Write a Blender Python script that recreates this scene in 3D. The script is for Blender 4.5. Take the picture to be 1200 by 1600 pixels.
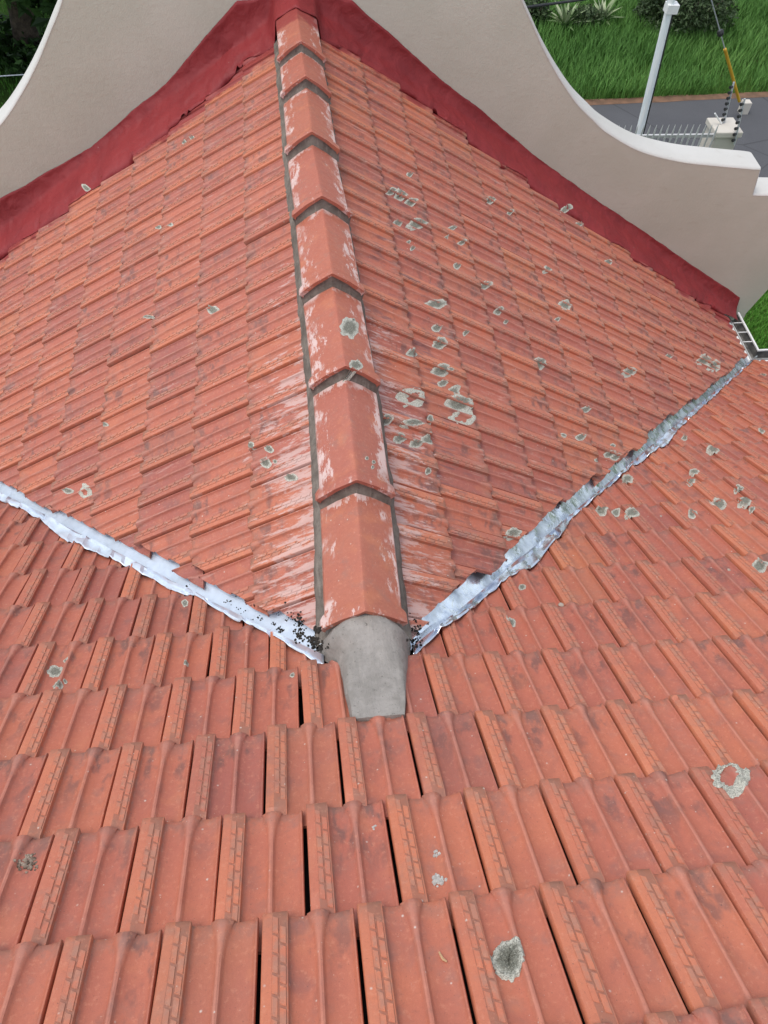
import bpy, bmesh, math, random
import numpy as np
from mathutils import Vector, Matrix, noise
random.seed(7); rng = np.random.default_rng(7)
for o in list(bpy.data.objects): bpy.data.objects.remove(o)
S = bpy.context.scene
col = S.collection

# ------------------------------------------------------------------ camera, sky, sun, exposure
FPX = 1254.97                                   # focal length in photograph pixels (1200 x 1600)
RC = np.array([[0.99287737, -0.10906119, 0.04796033],
               [-0.06146366, -0.813729, -0.57798559],
               [0.10206251, 0.57092099, -0.8146364]])   # rows: right, down, forward
CP = np.array([-0.20787, -1.12541, 2.60591])    # 1.83 m above the roof the photographer stands on
cam = bpy.data.cameras.new('camera'); co = bpy.data.objects.new('camera', cam); col.objects.link(co)
cam.sensor_fit = 'VERTICAL'; cam.sensor_height = 36.0; cam.lens = FPX * 36.0 / 1600.0
cam.clip_start = 0.05; cam.clip_end = 1500
co.matrix_world = Matrix(((RC[0][0], -RC[1][0], -RC[2][0], CP[0]), (RC[0][1], -RC[1][1], -RC[2][1], CP[1]),
                          (RC[0][2], -RC[1][2], -RC[2][2], CP[2]), (0, 0, 0, 1)))
S.camera = co
W = bpy.data.worlds.new('World'); S.world = W; W.use_nodes = True
nt = W.node_tree; bg = nt.nodes['Background']
sky = nt.nodes.new('ShaderNodeTexSky'); sky.sky_type = 'NISHITA'; sky.sun_disc = False
SUN_EL, SUN_AZ = math.radians(70), math.radians(-100)     # azimuth clockwise from +Y
sky.sun_elevation = SUN_EL; sky.sun_rotation = SUN_AZ
sky.air_density = 1.0; sky.dust_density = 1.5; sky.ozone_density = 1.0
hs = nt.nodes.new('ShaderNodeHueSaturation'); hs.inputs['Saturation'].default_value = 0.45      # thin overcast
nt.links.new(sky.outputs[0], hs.inputs['Color']); nt.links.new(hs.outputs[0], bg.inputs[0]); bg.inputs[1].default_value = 0.15
sl = bpy.data.lights.new('sun', 'SUN'); so = bpy.data.objects.new('sun', sl); col.objects.link(so)
sl.energy = 0.9; sl.angle = math.radians(20); sl.color = (1.0, 0.96, 0.9)
sd = Vector((math.sin(SUN_AZ) * math.cos(SUN_EL), math.cos(SUN_AZ) * math.cos(SUN_EL), math.sin(SUN_EL)))
so.rotation_euler = sd.to_track_quat('Z', 'Y').to_euler(); so.location = (0, 0, 30)
S.view_settings.view_transform = 'Standard'; S.view_settings.look = 'None'
S.view_settings.gamma = 1.0; S.view_settings.exposure = 0.82; S.view_settings.use_curve_mapping = False

# ------------------------------------------------------------------ helpers
PITCH = 0.59882; TA = math.tan(PITCH); SA = math.sin(PITCH); CA = math.cos(PITCH)
TW, TE = 0.22, 0.353                            # tile cover width and course gauge
GROUND = -6.0
def ray(u, v): return RC.T @ np.array([(u - 600) / FPX, (v - 800) / FPX, 1.0])
def on_plane(u, v, n, d=0.0):
    n = np.array(n); r = ray(u, v); t = (d - n @ CP) / (n @ r); return CP + t * r
def at_z(u, v, z): return on_plane(u, v, (0, 0, 1), z)
def at_y(u, v, y): return on_plane(u, v, (0, 1, 0), y)
def project(P):
    q = RC @ (np.array(P) - CP); return (600 + FPX * q[0] / q[2], 800 + FPX * q[1] / q[2], q[2])
def N3(x, y, z=0.0, s=1.0): return noise.noise(Vector((x * s, y * s, z * s)))
def empty(name, loc=(0, 0, 0)):
    o = bpy.data.objects.new(name, None); o.location = loc; col.objects.link(o); return o
def tag(o, label=None, cat=None, group=None, kind=None):
    if label: o['label'] = label
    if cat: o['category'] = cat
    if group: o['group'] = group
    if kind: o['kind'] = kind
    return o
def mesh(name, vs, fs, mat=None, smooth=False):
    m = bpy.data.meshes.new(name); m.from_pydata([tuple(v) for v in vs], [], fs); m.update()
    if mat: m.materials.append(mat)
    if smooth: m.polygons.foreach_set('use_smooth', [True] * len(m.polygons)); m.set_sharp_from_angle(angle=math.radians(55))
    return m
def obj(name, m, parent=None, mw=None):
    o = bpy.data.objects.new(name, m); col.objects.link(o)
    if parent: o.parent = parent
    if mw is not None: o.matrix_basis = mw
    return o
def mk(name, vs, fs, mat, parent=None, smooth=False): return obj(name, mesh(name, vs, fs, mat, smooth), parent)
def grid_faces(nr, nc, flip=False):
    f = []
    for i in range(nr - 1):
        for j in range(nc - 1):
            a = i * nc + j
            q = (a, a + 1, a + nc + 1, a + nc)
            f.append(q[::-1] if flip else q)
    return f
class MB:
    def __init__(s): s.v = []; s.f = []
    def add(s, vs, fs):
        b = len(s.v); s.v += [tuple(v) for v in vs]; s.f += [tuple(i + b for i in f) for f in fs]; return s
    def box(s, c, d, M=None):
        vs = [Vector((c[0] + sx * d[0] / 2, c[1] + sy * d[1] / 2, c[2] + sz * d[2] / 2)) for sz in (-1, 1) for sy in (-1, 1) for sx in (-1, 1)]
        if M is not None: vs = [M @ v for v in vs]
        return s.add(vs, [(0, 2, 3, 1), (4, 5, 7, 6), (0, 1, 5, 4), (2, 6, 7, 3), (0, 4, 6, 2), (1, 3, 7, 5)])
    def tube(s, pts, rad, n=8, caps=True):
        pts = [Vector(p) for p in pts]; rads = rad if isinstance(rad, (list, tuple)) else [rad] * len(pts)
        vs = []
        for i, p in enumerate(pts):
            d = (pts[min(i + 1, len(pts) - 1)] - pts[max(i - 1, 0)]).normalized()
            u = d.orthogonal().normalized() if i == 0 else (u - d * u.dot(d)).normalized()
            w = d.cross(u)
            vs += [p + (u * math.cos(2 * math.pi * k / n) + w * math.sin(2 * math.pi * k / n)) * rads[i] for k in range(n)]
        fs = []
        for i in range(len(pts) - 1):
            for k in range(n):
                a = i * n + k; b = i * n + (k + 1) % n
                fs.append((a, b, b + n, a + n))
        if caps: fs += [tuple(range(n))[::-1], tuple(range((len(pts) - 1) * n, len(pts) * n))]
        return s.add(vs, fs)
    def build(s, name, mat, parent=None, smooth=False): return mk(name, s.v, s.f, mat, parent, smooth)
def lerp(xs, ys, x): return float(np.interp(x, xs, ys))

# ------------------------------------------------------------------ material helpers
class NT:
    def __init__(s, name):
        s.m = bpy.data.materials.new(name); s.m.use_nodes = True; s.t = s.m.node_tree
        s.b = s.t.nodes['Principled BSDF']
    def n(s, t, **k):
        x = s.t.nodes.new(t)
        for a, b in k.items(): setattr(x, a, b)
        return x
    def l(s, a, b): s.t.links.new(a, b)
    def val(s, x, sock):
        if isinstance(x, (int, float)): sock.default_value = x
        elif isinstance(x, (tuple, list)): sock.default_value = (*x, 1.0) if len(x) == 3 and len(sock.default_value) == 4 else x
        else: s.l(x, sock)
    def math(s, op, a, b=0.0, c=0.0, clamp=False):
        x = s.n('ShaderNodeMath', operation=op); x.use_clamp = clamp
        s.val(a, x.inputs[0]); s.val(b, x.inputs[1]); s.val(c, x.inputs[2]); return x.outputs[0]
    def noise(s, vec, scale, detail=4, rough=0.55, dist=0.0):
        x = s.n('ShaderNodeTexNoise'); x.inputs['Scale'].default_value = scale; x.inputs['Detail'].default_value = detail
        x.inputs['Roughness'].default_value = rough; x.inputs['Distortion'].default_value = dist
        if vec is not None: s.l(vec, x.inputs['Vector'])
        return x.outputs[0]
    def vor(s, vec, scale, feature='F1'):
        x = s.n('ShaderNodeTexVoronoi', feature=feature); x.inputs['Scale'].default_value = scale
        if vec is not None: s.l(vec, x.inputs['Vector'])
        return x
    def map(s, vec, scale=(1, 1, 1), loc=(0, 0, 0)):
        x = s.n('ShaderNodeMapping'); s.l(vec, x.inputs[0]); x.inputs['Scale'].default_value = scale; x.inputs['Location'].default_value = loc
        return x.outputs[0]
    def step(s, x, lo, hi, a=0.0, b=1.0):
        r = s.n('ShaderNodeMapRange', interpolation_type='SMOOTHSTEP'); s.val(x, r.inputs[0])
        for i, q in enumerate((lo, hi, a, b)): s.val(q, r.inputs[i + 1])
        return r.outputs[0]
    def mix(s, f, a, b, mode='MIX'):
        x = s.n('ShaderNodeMix', data_type='RGBA', blend_type=mode); s.val(f, x.inputs[0]); s.val(a, x.inputs[6]); s.val(b, x.inputs[7]); return x.outputs[2]
    def ramp(s, f, stops):
        x = s.n('ShaderNodeValToRGB'); s.val(f, x.inputs[0]); e = x.color_ramp.elements
        while len(e) < len(stops): e.new(0.5)
        for q, (p, c) in zip(e, stops): q.position = p; q.color = (*c, 1)
        return x.outputs[0]
    def pos(s): return s.n('ShaderNodeNewGeometry').outputs['Position']
    def sep(s, v):
        x = s.n('ShaderNodeSeparateXYZ'); s.l(v, x.inputs[0]); return x.outputs
    def attr(s, name): return s.n('ShaderNodeAttribute', attribute_name=name)
    def bump(s, h, strength, dist=0.01, normal=None):
        x = s.n('ShaderNodeBump'); x.inputs['Strength'].default_value = strength; x.inputs['Distance'].default_value = dist
        s.l(h, x.inputs['Height'])
        if normal is not None: s.l(normal, x.inputs['Normal'])
        return x.outputs[0]
    def done(s, colr=None, rough=None, normal=None, metal=None, spec=None):
        if colr is not None: s.val(colr, s.b.inputs['Base Color'])
        if rough is not None: s.val(rough, s.b.inputs['Roughness'])
        if metal is not None: s.val(metal, s.b.inputs['Metallic'])
        if spec is not None: s.b.inputs['Specular IOR Level'].default_value = spec
        if normal is not None: s.l(normal, s.b.inputs['Normal'])
        return s.m

RED = (0.25, 0.024, 0.026)
def mat_tile(name, gable, cap=False):
    k = NT(name); P = k.pos(); xyz = k.sep(P)
    uv = k.attr('tuv').outputs['Vector']; us = k.sep(uv)
    oi = k.n('ShaderNodeObjectInfo'); rnd = k.math('FRACT', k.math('ADD', oi.outputs['Random'], k.attr('rnd').outputs['Fac']))
    # texture space that differs from tile to tile
    off = k.n('ShaderNodeVectorMath', operation='ADD'); k.l(P, off.inputs[0])
    cmb = k.n('ShaderNodeCombineXYZ'); k.l(k.math('MULTIPLY', rnd, 37.0), cmb.inputs[0]); k.l(k.math('MULTIPLY', rnd, 91.0), cmb.inputs[2])
    k.l(cmb.outputs[0], off.inputs[1]); V = off.outputs[0]
    if cap:
        base = k.ramp(rnd, [(0, (0.39, 0.108, 0.064)), (0.5, (0.35, 0.099, 0.070)), (1, (0.39, 0.122, 0.068))])
    else:
        base = k.ramp(rnd, [(0.0, (0.53, 0.155, 0.070)), (0.30, (0.49, 0.132, 0.068)), (0.55, (0.43, 0.110, 0.066)),
                            (0.78, (0.36, 0.088, 0.062)), (0.90, (0.275, 0.070, 0.060)), (1.0, (0.52, 0.175, 0.072))])
    # firing cloud: patches drifting between orange and dusky red
    cl = k.step(k.noise(V, 5.0, 3), 0.40, 0.68)
    base = k.mix(k.math('MULTIPLY', cl, 0.5), base, (0.36, 0.098, 0.070))
    base = k.mix(k.math('MULTIPLY', k.step(k.noise(V, 9.0, 2), 0.55, 0.75), 0.45), base, (0.57, 0.195, 0.085))
    gr = k.noise(P, 420.0, 2, 0.6)
    base = k.mix(0.3, base, k.mix(gr, (0.2, 0.08, 0.055), (0.70, 0.24, 0.14)))
    height = k.math('MULTIPLY', gr, 0.25)
    # grey weathering film
    film = k.step(k.noise(V, 14.0, 5, 0.65), 0.50, 0.80)
    base = k.mix(k.math('MULTIPLY', film, 0.5), base, (0.25, 0.155, 0.125))
    if not cap:
        # soot-dark growth that collects toward the tail of the pans
        tail = k.step(us[1], 0.20, 0.85)
        inpan = k.math('MULTIPLY', k.step(us[0], 0.28, 0.36), k.step(us[0], 0.98, 0.90))
        dn = k.noise(k.map(V, (20, 10, 10)), 1.0, 4, 0.58)
        dm = k.math('MULTIPLY', k.math('MULTIPLY', k.step(dn, 0.48, 0.64), tail), inpan)
        dm = k.math('MULTIPLY', dm, k.step(k.math('FRACT', k.math('MULTIPLY', rnd, 13.7)), 0.15, 0.75))
        base = k.mix(k.math('MULTIPLY', dm, 0.75), base, (0.085, 0.060, 0.055))
        # brown-grey dust film at the very tail edge
        te = k.math('MULTIPLY', k.step(us[1], 0.80, 1.0), k.step(k.noise(V, 26.0, 4, 0.7), 0.36, 0.60))
        base = k.mix(k.math('MULTIPLY', te, 0.5), base, (0.20, 0.135, 0.105))
        # dust packed on the patterned strip
        st = k.math('MULTIPLY', k.math('MULTIPLY', k.step(us[0], 0.31, 0.28), k.step(us[0], 0.10, 0.14)), k.step(k.noise(V, 30.0, 4), 0.42, 0.62))
        base = k.mix(k.math('MULTIPLY', st, 0.6), base, (0.27, 0.165, 0.125))
        # pale scuffs along ribs
        sc = k.step(k.noise(k.map(V, (30, 30, 30)), 1.0, 6, 0.75), 0.66, 0.74)
        base = k.mix(k.math('MULTIPLY', sc, 0.35), base, (0.56, 0.36, 0.28))
    if not cap:
        # broad dusky scorch on some tiles
        so_ = k.math('MULTIPLY', k.step(k.noise(V, 7.0, 4, 0.6), 0.50, 0.72), k.step(k.math('FRACT', k.math('MULTIPLY', rnd, 7.31)), 0.45, 0.8))
        base = k.mix(k.math('MULTIPLY', so_, 0.5), base, (0.19, 0.085, 0.075))
    if not cap:     # dirt lodged in the grooves of the brick pattern; rib sheen painted in as a paler colour
        gv = k.math('MULTIPLY', k.math('MULTIPLY', k.step(us[0], 0.112, 0.118), k.step(us[0], 0.266, 0.260)), k.step(us[2], 0.6, 0.2))
        base = k.mix(k.math('MULTIPLY', gv, 0.62), base, (0.16, 0.078, 0.058))
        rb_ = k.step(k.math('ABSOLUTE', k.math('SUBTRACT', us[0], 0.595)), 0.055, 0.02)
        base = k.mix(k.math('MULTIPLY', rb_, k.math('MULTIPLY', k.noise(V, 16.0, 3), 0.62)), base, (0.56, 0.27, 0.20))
    if not cap:     # the raised strip stays cleaner and more orange than the pans
        base = k.mix(k.math('MULTIPLY', k.step(us[0], 0.29, 0.27), 0.2), base, (0.60, 0.215, 0.11))
        base = k.mix(k.math('MULTIPLY', k.step(us[0], 0.28, 0.33), 0.22), base, (0.31, 0.095, 0.07))
    mo = k.noise(V, 70.0, 4, 0.7)
    base = k.mix(k.math('MULTIPLY', k.step(mo, 0.52, 0.74), 0.22), base, (0.21, 0.085, 0.062))
    base = k.mix(k.math('MULTIPLY', k.step(mo, 0.46, 0.32), 0.30), base, (0.60, 0.26, 0.16))
    pit = k.step(k.noise(V, 190.0, 3, 0.6), 0.64, 0.72)
    base = k.mix(k.math('MULTIPLY', pit, 0.45), base, (0.10, 0.05, 0.042))
    if gable:
        sk = k.step(k.noise(k.map(P, (5, 60, 5)), 1.0, 6, 0.7), 0.56, 0.68)
        base = k.mix(k.math('MULTIPLY', sk, 0.42), base, (0.58, 0.36, 0.30))
    # tiny lichen / lime specks
    vo = k.vor(V, 34.0); rr = k.sep(vo.outputs['Color'])
    sp = k.math('MULTIPLY', k.step(vo.outputs['Distance'], k.math('MULTIPLY', rr[1], 0.18), 0.0), k.step(rr[0], 0.55, 0.6))
    vo2 = k.vor(V, 90.0); r2 = k.sep(vo2.outputs['Color'])
    sp2 = k.math('MULTIPLY', k.step(vo2.outputs['Distance'], k.math('MULTIPLY', r2[1], 0.16), 0.0), k.step(r2[0], 0.80, 0.82))
    sp = k.math('MAXIMUM', sp, sp2)
    base = k.mix(k.math('MULTIPLY', sp, 0.9), base, (0.62, 0.56, 0.49))
    # small black specks
    vb = k.vor(k.map(V, (1, 1, 1), (3, 5, 7)), 55.0); rb = k.sep(vb.outputs['Color'])
    bs = k.math('MULTIPLY', k.step(vb.outputs['Distance'], 0.13, 0.03), k.step(rb[0], 0.86, 0.9))
    base = k.mix(k.math('MULTIPLY', bs, 0.7), base, (0.07, 0.045, 0.04))
    if gable or cap:
        ax = k.math('ABSOLUTE', xyz[0])
        # mortar and lime smeared beside the ridge
        near = k.step(ax, 0.72, 0.12) if not cap else 0.0
        lo = k.step(xyz[1], 4.2, 0.8)
        if not cap:
            sm = k.noise(k.map(P, (7, 34, 7)), 1.0, 7, 0.72)
            thr = k.math('SUBTRACT', 0.74, k.math('MULTIPLY', k.math('MULTIPLY', near, lo), 0.30))
            e = k.step(k.math('SUBTRACT', sm, thr), -0.02, 0.06)
            base = k.mix(k.math('MULTIPLY', e, 0.62), base, (0.60, 0.45, 0.41))
            # a patchy dark streak on the right-hand side of the ridge
            dk = k.math('MULTIPLY', k.step(xyz[0], 0.15, 0.3), k.step(xyz[0], 0.75, 0.5))
            d2 = k.math('MULTIPLY', dk, k.step(k.noise(k.map(P, (5, 24, 5)), 1.0, 5, 0.65), 0.52, 0.66))
            base = k.mix(k.math('MULTIPLY', d2, 0.6), base, (0.13, 0.07, 0.075))
            # red paint of the wall flashing brushed onto the top tiles
            edge = k.math('ADD', 4.74, k.math('MULTIPLY', k.step(xyz[0], -0.4, 0.5), 0.24))
            jit = k.math('MULTIPLY', k.math('SUBTRACT', k.noise(P, 6.0, 4), 0.5), 0.32)
            rp = k.step(k.math('SUBTRACT', k.math('ADD', xyz[1], jit), edge), -0.02, 0.05)
            base = k.mix(k.math('MULTIPLY', rp, 0.85), base, RED)
        else:
            sm = k.noise(k.map(V, (26, 9, 26)), 1.0, 8, 0.78)
            edgeu = k.step(k.math('ABSOLUTE', k.math('SUBTRACT', us[0], 0.5)), 0.15, 0.45)
            endv = k.math('MAXIMUM', k.math('MULTIPLY', k.step(us[1], 0.10, 0.02), 0.55), k.step(us[1], 0.76, 0.90))
            thr = k.math('SUBTRACT', 0.72, k.math('MULTIPLY', k.math('MAXIMUM', edgeu, endv), 0.27))
            e = k.math('MULTIPLY', k.step(k.math('SUBTRACT', sm, thr), -0.015, 0.04), k.step(k.noise(V, 6.0, 3), 0.40, 0.56))
            base = k.mix(k.math('MULTIPLY', e, 0.78), base, (0.66, 0.52, 0.48))
            rp = k.step(k.math('ADD', xyz[1], k.math('MULTIPLY', k.math('SUBTRACT', k.noise(P, 9.0, 3), 0.5), 0.3)), 4.66, 4.76)
            base = k.mix(k.math('MULTIPLY', rp, 0.8), base, RED)
    nb = k.bump(k.math('ADD', height, k.math('MULTIPLY', k.noise(V, 60.0, 5, 0.7), 0.8)), 0.35, 0.004)
    rough = k.step(k.noise(V, 20.0, 3), 0.3, 0.7, 0.46, 0.66)
    return k.done(base, rough, nb, spec=0.5)
def mat_simple(name, c1, c2, scale=8.0, rough=0.8, bump=0.3, bscale=60.0, metal=0.0, detail=5, bd=0.01):
    k = NT(name); P = k.pos()
    c = k.mix(k.step(k.noise(P, scale, detail), 0.35, 0.65), c1, c2)
    nb = k.bump(k.noise(P, bscale, 5, 0.65), bump, bd)
    return k.done(c, rough, nb, metal)
def mat_plaster(name, c1, c2, stain):
    k = NT(name); P = k.pos(); z = k.sep(P)
    c = k.mix(k.step(k.noise(P, 1.6, 5), 0.35, 0.7), c1, c2)
    c = k.mix(k.math('MULTIPLY', k.step(k.noise(k.map(P, (1, 1, 3)), 5.0, 6, 0.7), 0.58, 0.75), 0.5), c, stain)
    vo = k.vor(P, 26.0); r = k.sep(vo.outputs['Color'])
    c = k.mix(k.math('MULTIPLY', k.math('MULTIPLY', k.step(vo.outputs['Distance'], 0.10, 0.0), k.step(r[0], 0.9, 0.93)), 0.5), c, (0.7, 0.66, 0.6))
    h = k.math('ADD', k.noise(P, 24.0, 4, 0.6), k.math('MULTIPLY', k.noise(k.map(P, (1, 1, 1.4)), 95.0, 4, 0.65), 0.7))
    return k.done(c, 0.85, k.bump(h, 0.24, 0.015), spec=0.3)
def mat_mortar(name, c1=(0.20, 0.17, 0.14), c2=(0.30, 0.262, 0.222)):
    k = NT(name); P = k.pos()
    c = k.mix(k.step(k.noise(P, 11.0, 6, 0.7), 0.35, 0.68), c1, c2)
    c = k.mix(k.math('MULTIPLY', k.step(k.noise(P, 75.0, 4, 0.7), 0.60, 0.72), 0.7), c, (0.06, 0.05, 0.042))
    c = k.mix(k.math('MULTIPLY', k.step(k.noise(k.map(P, (60, 7, 10)), 1.0, 4, 0.6), 0.55, 0.75), 0.3), c, (0.40, 0.36, 0.31))
    h = k.math('ADD', k.noise(P, 55.0, 6, 0.7), k.math('MULTIPLY', k.noise(k.map(P, (70, 8, 12)), 1.0, 4), 0.8))
    return k.done(c, 0.92, k.bump(h, 0.6, 0.008), spec=0.2)
def mat_metal(name, c1, c2, rough0, rough1, metal, stain=(0.3, 0.3, 0.3)):
    k = NT(name); P = k.pos()
    c = k.mix(k.step(k.noise(P, 9.0, 5, 0.6, 0.6), 0.38, 0.66), c1, c2)
    c = k.mix(k.math('MULTIPLY', k.step(k.noise(P, 38.0, 5, 0.7), 0.62, 0.74), 0.6), c, stain)
    h = k.math('ADD', k.noise(P, 16.0, 3, 0.5, 0.8), k.math('MULTIPLY', k.noise(P, 70.0, 3), 0.1))
    return k.done(c, k.step(k.noise(P, 12.0, 4), 0.3, 0.7, rough0, rough1), k.bump(h, 0.25, 0.015), metal)
def mat_membrane():
    k = NT('red_membrane'); P = k.pos()
    c = k.mix(k.step(k.noise(P, 4.0, 5), 0.35, 0.7), RED, (0.205, 0.018, 0.021))
    c = k.mix(k.math('MULTIPLY', k.step(k.noise(P, 17.0, 6, 0.7), 0.56, 0.75), 0.3), c, (0.28, 0.045, 0.045))
    bl = k.math('MULTIPLY', k.step(k.noise(P, 7.0, 6, 0.75), 0.70, 0.78), 0.8)
    c = k.mix(bl, c, (0.03, 0.022, 0.022))
    vo = k.vor(P, 30.0); r = k.sep(vo.outputs['Color'])
    c = k.mix(k.math('MULTIPLY', k.step(vo.outputs['Distance'], 0.10, 0.02), k.step(r[0], 0.965, 0.97)), c, (0.65, 0.55, 0.5))
    h = k.math('ADD', k.noise(P, 9.0, 4, 0.5, 0.8), k.math('MULTIPLY', k.noise(P, 160.0, 3), 0.12))
    return k.done(c, 0.62, k.bump(h, 0.5, 0.03), spec=0.4)
def mat_lichen():
    k = NT('lichen'); P = k.pos(); r = k.attr('rad').outputs['Fac']
    n1 = k.noise(P, 85.0, 5, 0.7); n2 = k.noise(P, 240.0, 4, 0.7)
    c = k.mix(k.step(k.math('ADD', r, k.math('MULTIPLY', k.math('SUBTRACT', n1, 0.5), 0.7)), 0.45, 0.85), (0.235, 0.235, 0.19), (0.62, 0.61, 0.52))
    c = k.mix(k.math('MULTIPLY', k.step(n2, 0.42, 0.62), 0.68), c, (0.10, 0.095, 0.075))
    c = k.mix(k.math('MULTIPLY', k.step(k.noise(P, 330.0, 3), 0.58, 0.68), 0.6), c, (0.72, 0.71, 0.62))
    return k.done(c, 0.95, k.bump(k.math('ADD', n1, n2), 0.8, 0.006), spec=0.1)
def mat_leaf(name, c1, c2, c3, sub=0.0):
    k = NT(name); oi = k.attr('rnd').outputs['Fac']
    c = k.ramp(oi, [(0, c1), (0.55, c2), (1, c3)])
    k.done(c, 0.6, spec=0.25); return k.m
def mat_asphalt():
    k = NT('asphalt'); P = k.pos()
    c = k.mix(k.step(k.noise(P, 0.9, 5), 0.35, 0.7), (0.062, 0.062, 0.068), (0.082, 0.082, 0.088))
    c = k.mix(0.5, c, k.mix(k.noise(P, 90.0, 3), (0.03, 0.03, 0.032), (0.13, 0.13, 0.135)))
    vo = k.vor(k.map(P, (0.35, 0.5, 1)), 1.0, 'DISTANCE_TO_EDGE')
    c = k.mix(k.math('MULTIPLY', k.step(vo.outputs['Distance'], 0.008, 0.002), 0.6), c, (0.03, 0.03, 0.03))
    return k.done(c, 0.85, k.bump(k.noise(P, 120.0, 4), 0.5, 0.01))
def mat_ground():
    k = NT('grassy_ground'); P = k.pos()
    c = k.mix(k.step(k.noise(P, 0.8, 6), 0.35, 0.7), (0.035, 0.075, 0.014), (0.06, 0.12, 0.02))
    c = k.mix(k.math('MULTIPLY', k.step(k.noise(P, 3.0, 6, 0.7), 0.60, 0.72), 0.6), c, (0.12, 0.065, 0.035))
    return k.done(c, 0.95, k.bump(k.noise(P, 25.0, 5), 0.8, 0.05), spec=0.1)

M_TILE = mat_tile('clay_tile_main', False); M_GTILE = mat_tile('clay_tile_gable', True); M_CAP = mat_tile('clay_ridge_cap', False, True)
M_DECK = mat_simple('roof_underlay', (0.025, 0.02, 0.018), (0.04, 0.03, 0.026), 6, 0.95)
M_MORT = mat_mortar('cement_mortar', (0.235, 0.215, 0.192), (0.325, 0.298, 0.27)); M_MORT2 = mat_mortar('weathered_mortar', (0.13, 0.11, 0.092), (0.22, 0.19, 0.16))
M_WALL = mat_plaster('beige_plaster', (0.55, 0.57, 0.46), (0.60, 0.615, 0.505), (0.48, 0.475, 0.365))
M_COPE = mat_plaster('white_paint', (0.52, 0.505, 0.465), (0.56, 0.545, 0.51), (0.42, 0.39, 0.34))
M_MEMB = mat_membrane()
M_VALL = mat_metal('pale_metal_sheet', (0.66, 0.73, 0.82), (0.58, 0.65, 0.74), 0.36, 0.55, 0.4, (0.40, 0.44, 0.50))  # left valley sheet: paler, less metallic base than the right one
M_VALR = mat_metal('galvanised_sheet', (0.74, 0.79, 0.86), (0.50, 0.55, 0.63), 0.16, 0.42, 0.9, (0.22, 0.24, 0.28))
M_LICH = mat_lichen()
M_GUT = mat_simple('white_gutter_enamel', (0.78, 0.78, 0.76), (0.7, 0.7, 0.68), 6, 0.45, 0.1)
M_GUTIN = mat_simple('dirty_gutter_inside', (0.10, 0.10, 0.095), (0.2, 0.19, 0.175), 14, 0.8)
M_DIRT = mat_simple('black_dirt', (0.018, 0.015, 0.012), (0.04, 0.032, 0.025), 60, 0.95, 0.8, 200, bd=0.005)

# ------------------------------------------------------------------ terrain
M_GROUND = mat_ground()
g = MB(); g.add([(-400, -300, GROUND), (400, -300, GROUND), (400, 600, GROUND), (-400, 600, GROUND)], [(0, 1, 2, 3)])
tag(g.build('ground', M_GROUND), kind='structure')
def road_edge(x): return 15.12 + 0.068 * (x - 7.5)
rv, rf = [], []
xs = np.linspace(-60, 80, 281)
for i, x in enumerate(xs):
    rv += [(x, road_edge(x) - 4.4 + 0.04 * N3(x, 3, 0, 1.3), GROUND + 0.004), (x, road_edge(x) + 0.05 * N3(x, 9, 0, 2.1), GROUND + 0.004)]
rf = [(2 * i, 2 * i + 2, 2 * i + 3, 2 * i + 1) for i in range(len(xs) - 1)]
tag(mk('road', rv, rf, mat_asphalt()), kind='structure')
sv = []
for i, x in enumerate(xs):
    y = road_edge(x); sv += [(x, y - 0.06 + 0.05 * N3(x, 19, 0, 3.1), GROUND + 0.008), (x, y + 0.16 + 0.06 * N3(x, 29, 0, 2.3), GROUND + 0.02)]
tag(mk('soil_verge', sv, rf, mat_simple('red_soil', (0.20, 0.11, 0.065), (0.13, 0.075, 0.045), 5, 0.95, 0.6, 30)), kind='structure')

# ------------------------------------------------------------------ the house
HOUSE = empty('house', (0.0, 2.0, GROUND))
tag(HOUSE, 'house roofed in orange clay tiles with a curved beige parapet gable', 'house')
INV = Matrix.Translation((0, -2.0, -GROUND))    # keeps children in world coordinates
def hpart(o):
    o.parent = HOUSE; o.matrix_parent_inverse = INV; return o
ZERO = Matrix.Identity(4)

# -- one clay tile: flat patterned strip, pan, rib, pan, upturned lip; t across, s down the slope, n up
HEAD, RISE, BOT = 0.405, 0.030, -0.029
SROWS = [-HEAD, -0.365, -0.348, -0.27, -0.19, -0.115, -0.075, -0.045, -0.02, -0.005, 0.0]
def prof(s, hw):
    return [(0.0022, -0.0035), (0.0046, 0.0), (0.0235, 0.0), (0.058, -0.0005), (0.0605, -0.002), (0.0622, -0.0175), (0.067, -0.0215), (0.080, -0.0250),
            (0.098, -0.0252), (0.118 - (hw - .008) * .7, -0.0205), (0.131 - hw, -0.0165), (0.131 - hw * .55, -0.0075), (0.131, -0.0055), (0.131 + hw * .55, -0.0075), (0.131 + hw, -0.0165),
            (0.144 + (hw - .008) * .7, -0.0205), (0.162, -0.0252), (0.182, -0.0248), (0.198, -0.0200), (0.2040, -0.0165), (0.2075, -0.0110), (0.2115, -0.0100), (0.2138, -0.0130)]
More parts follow.
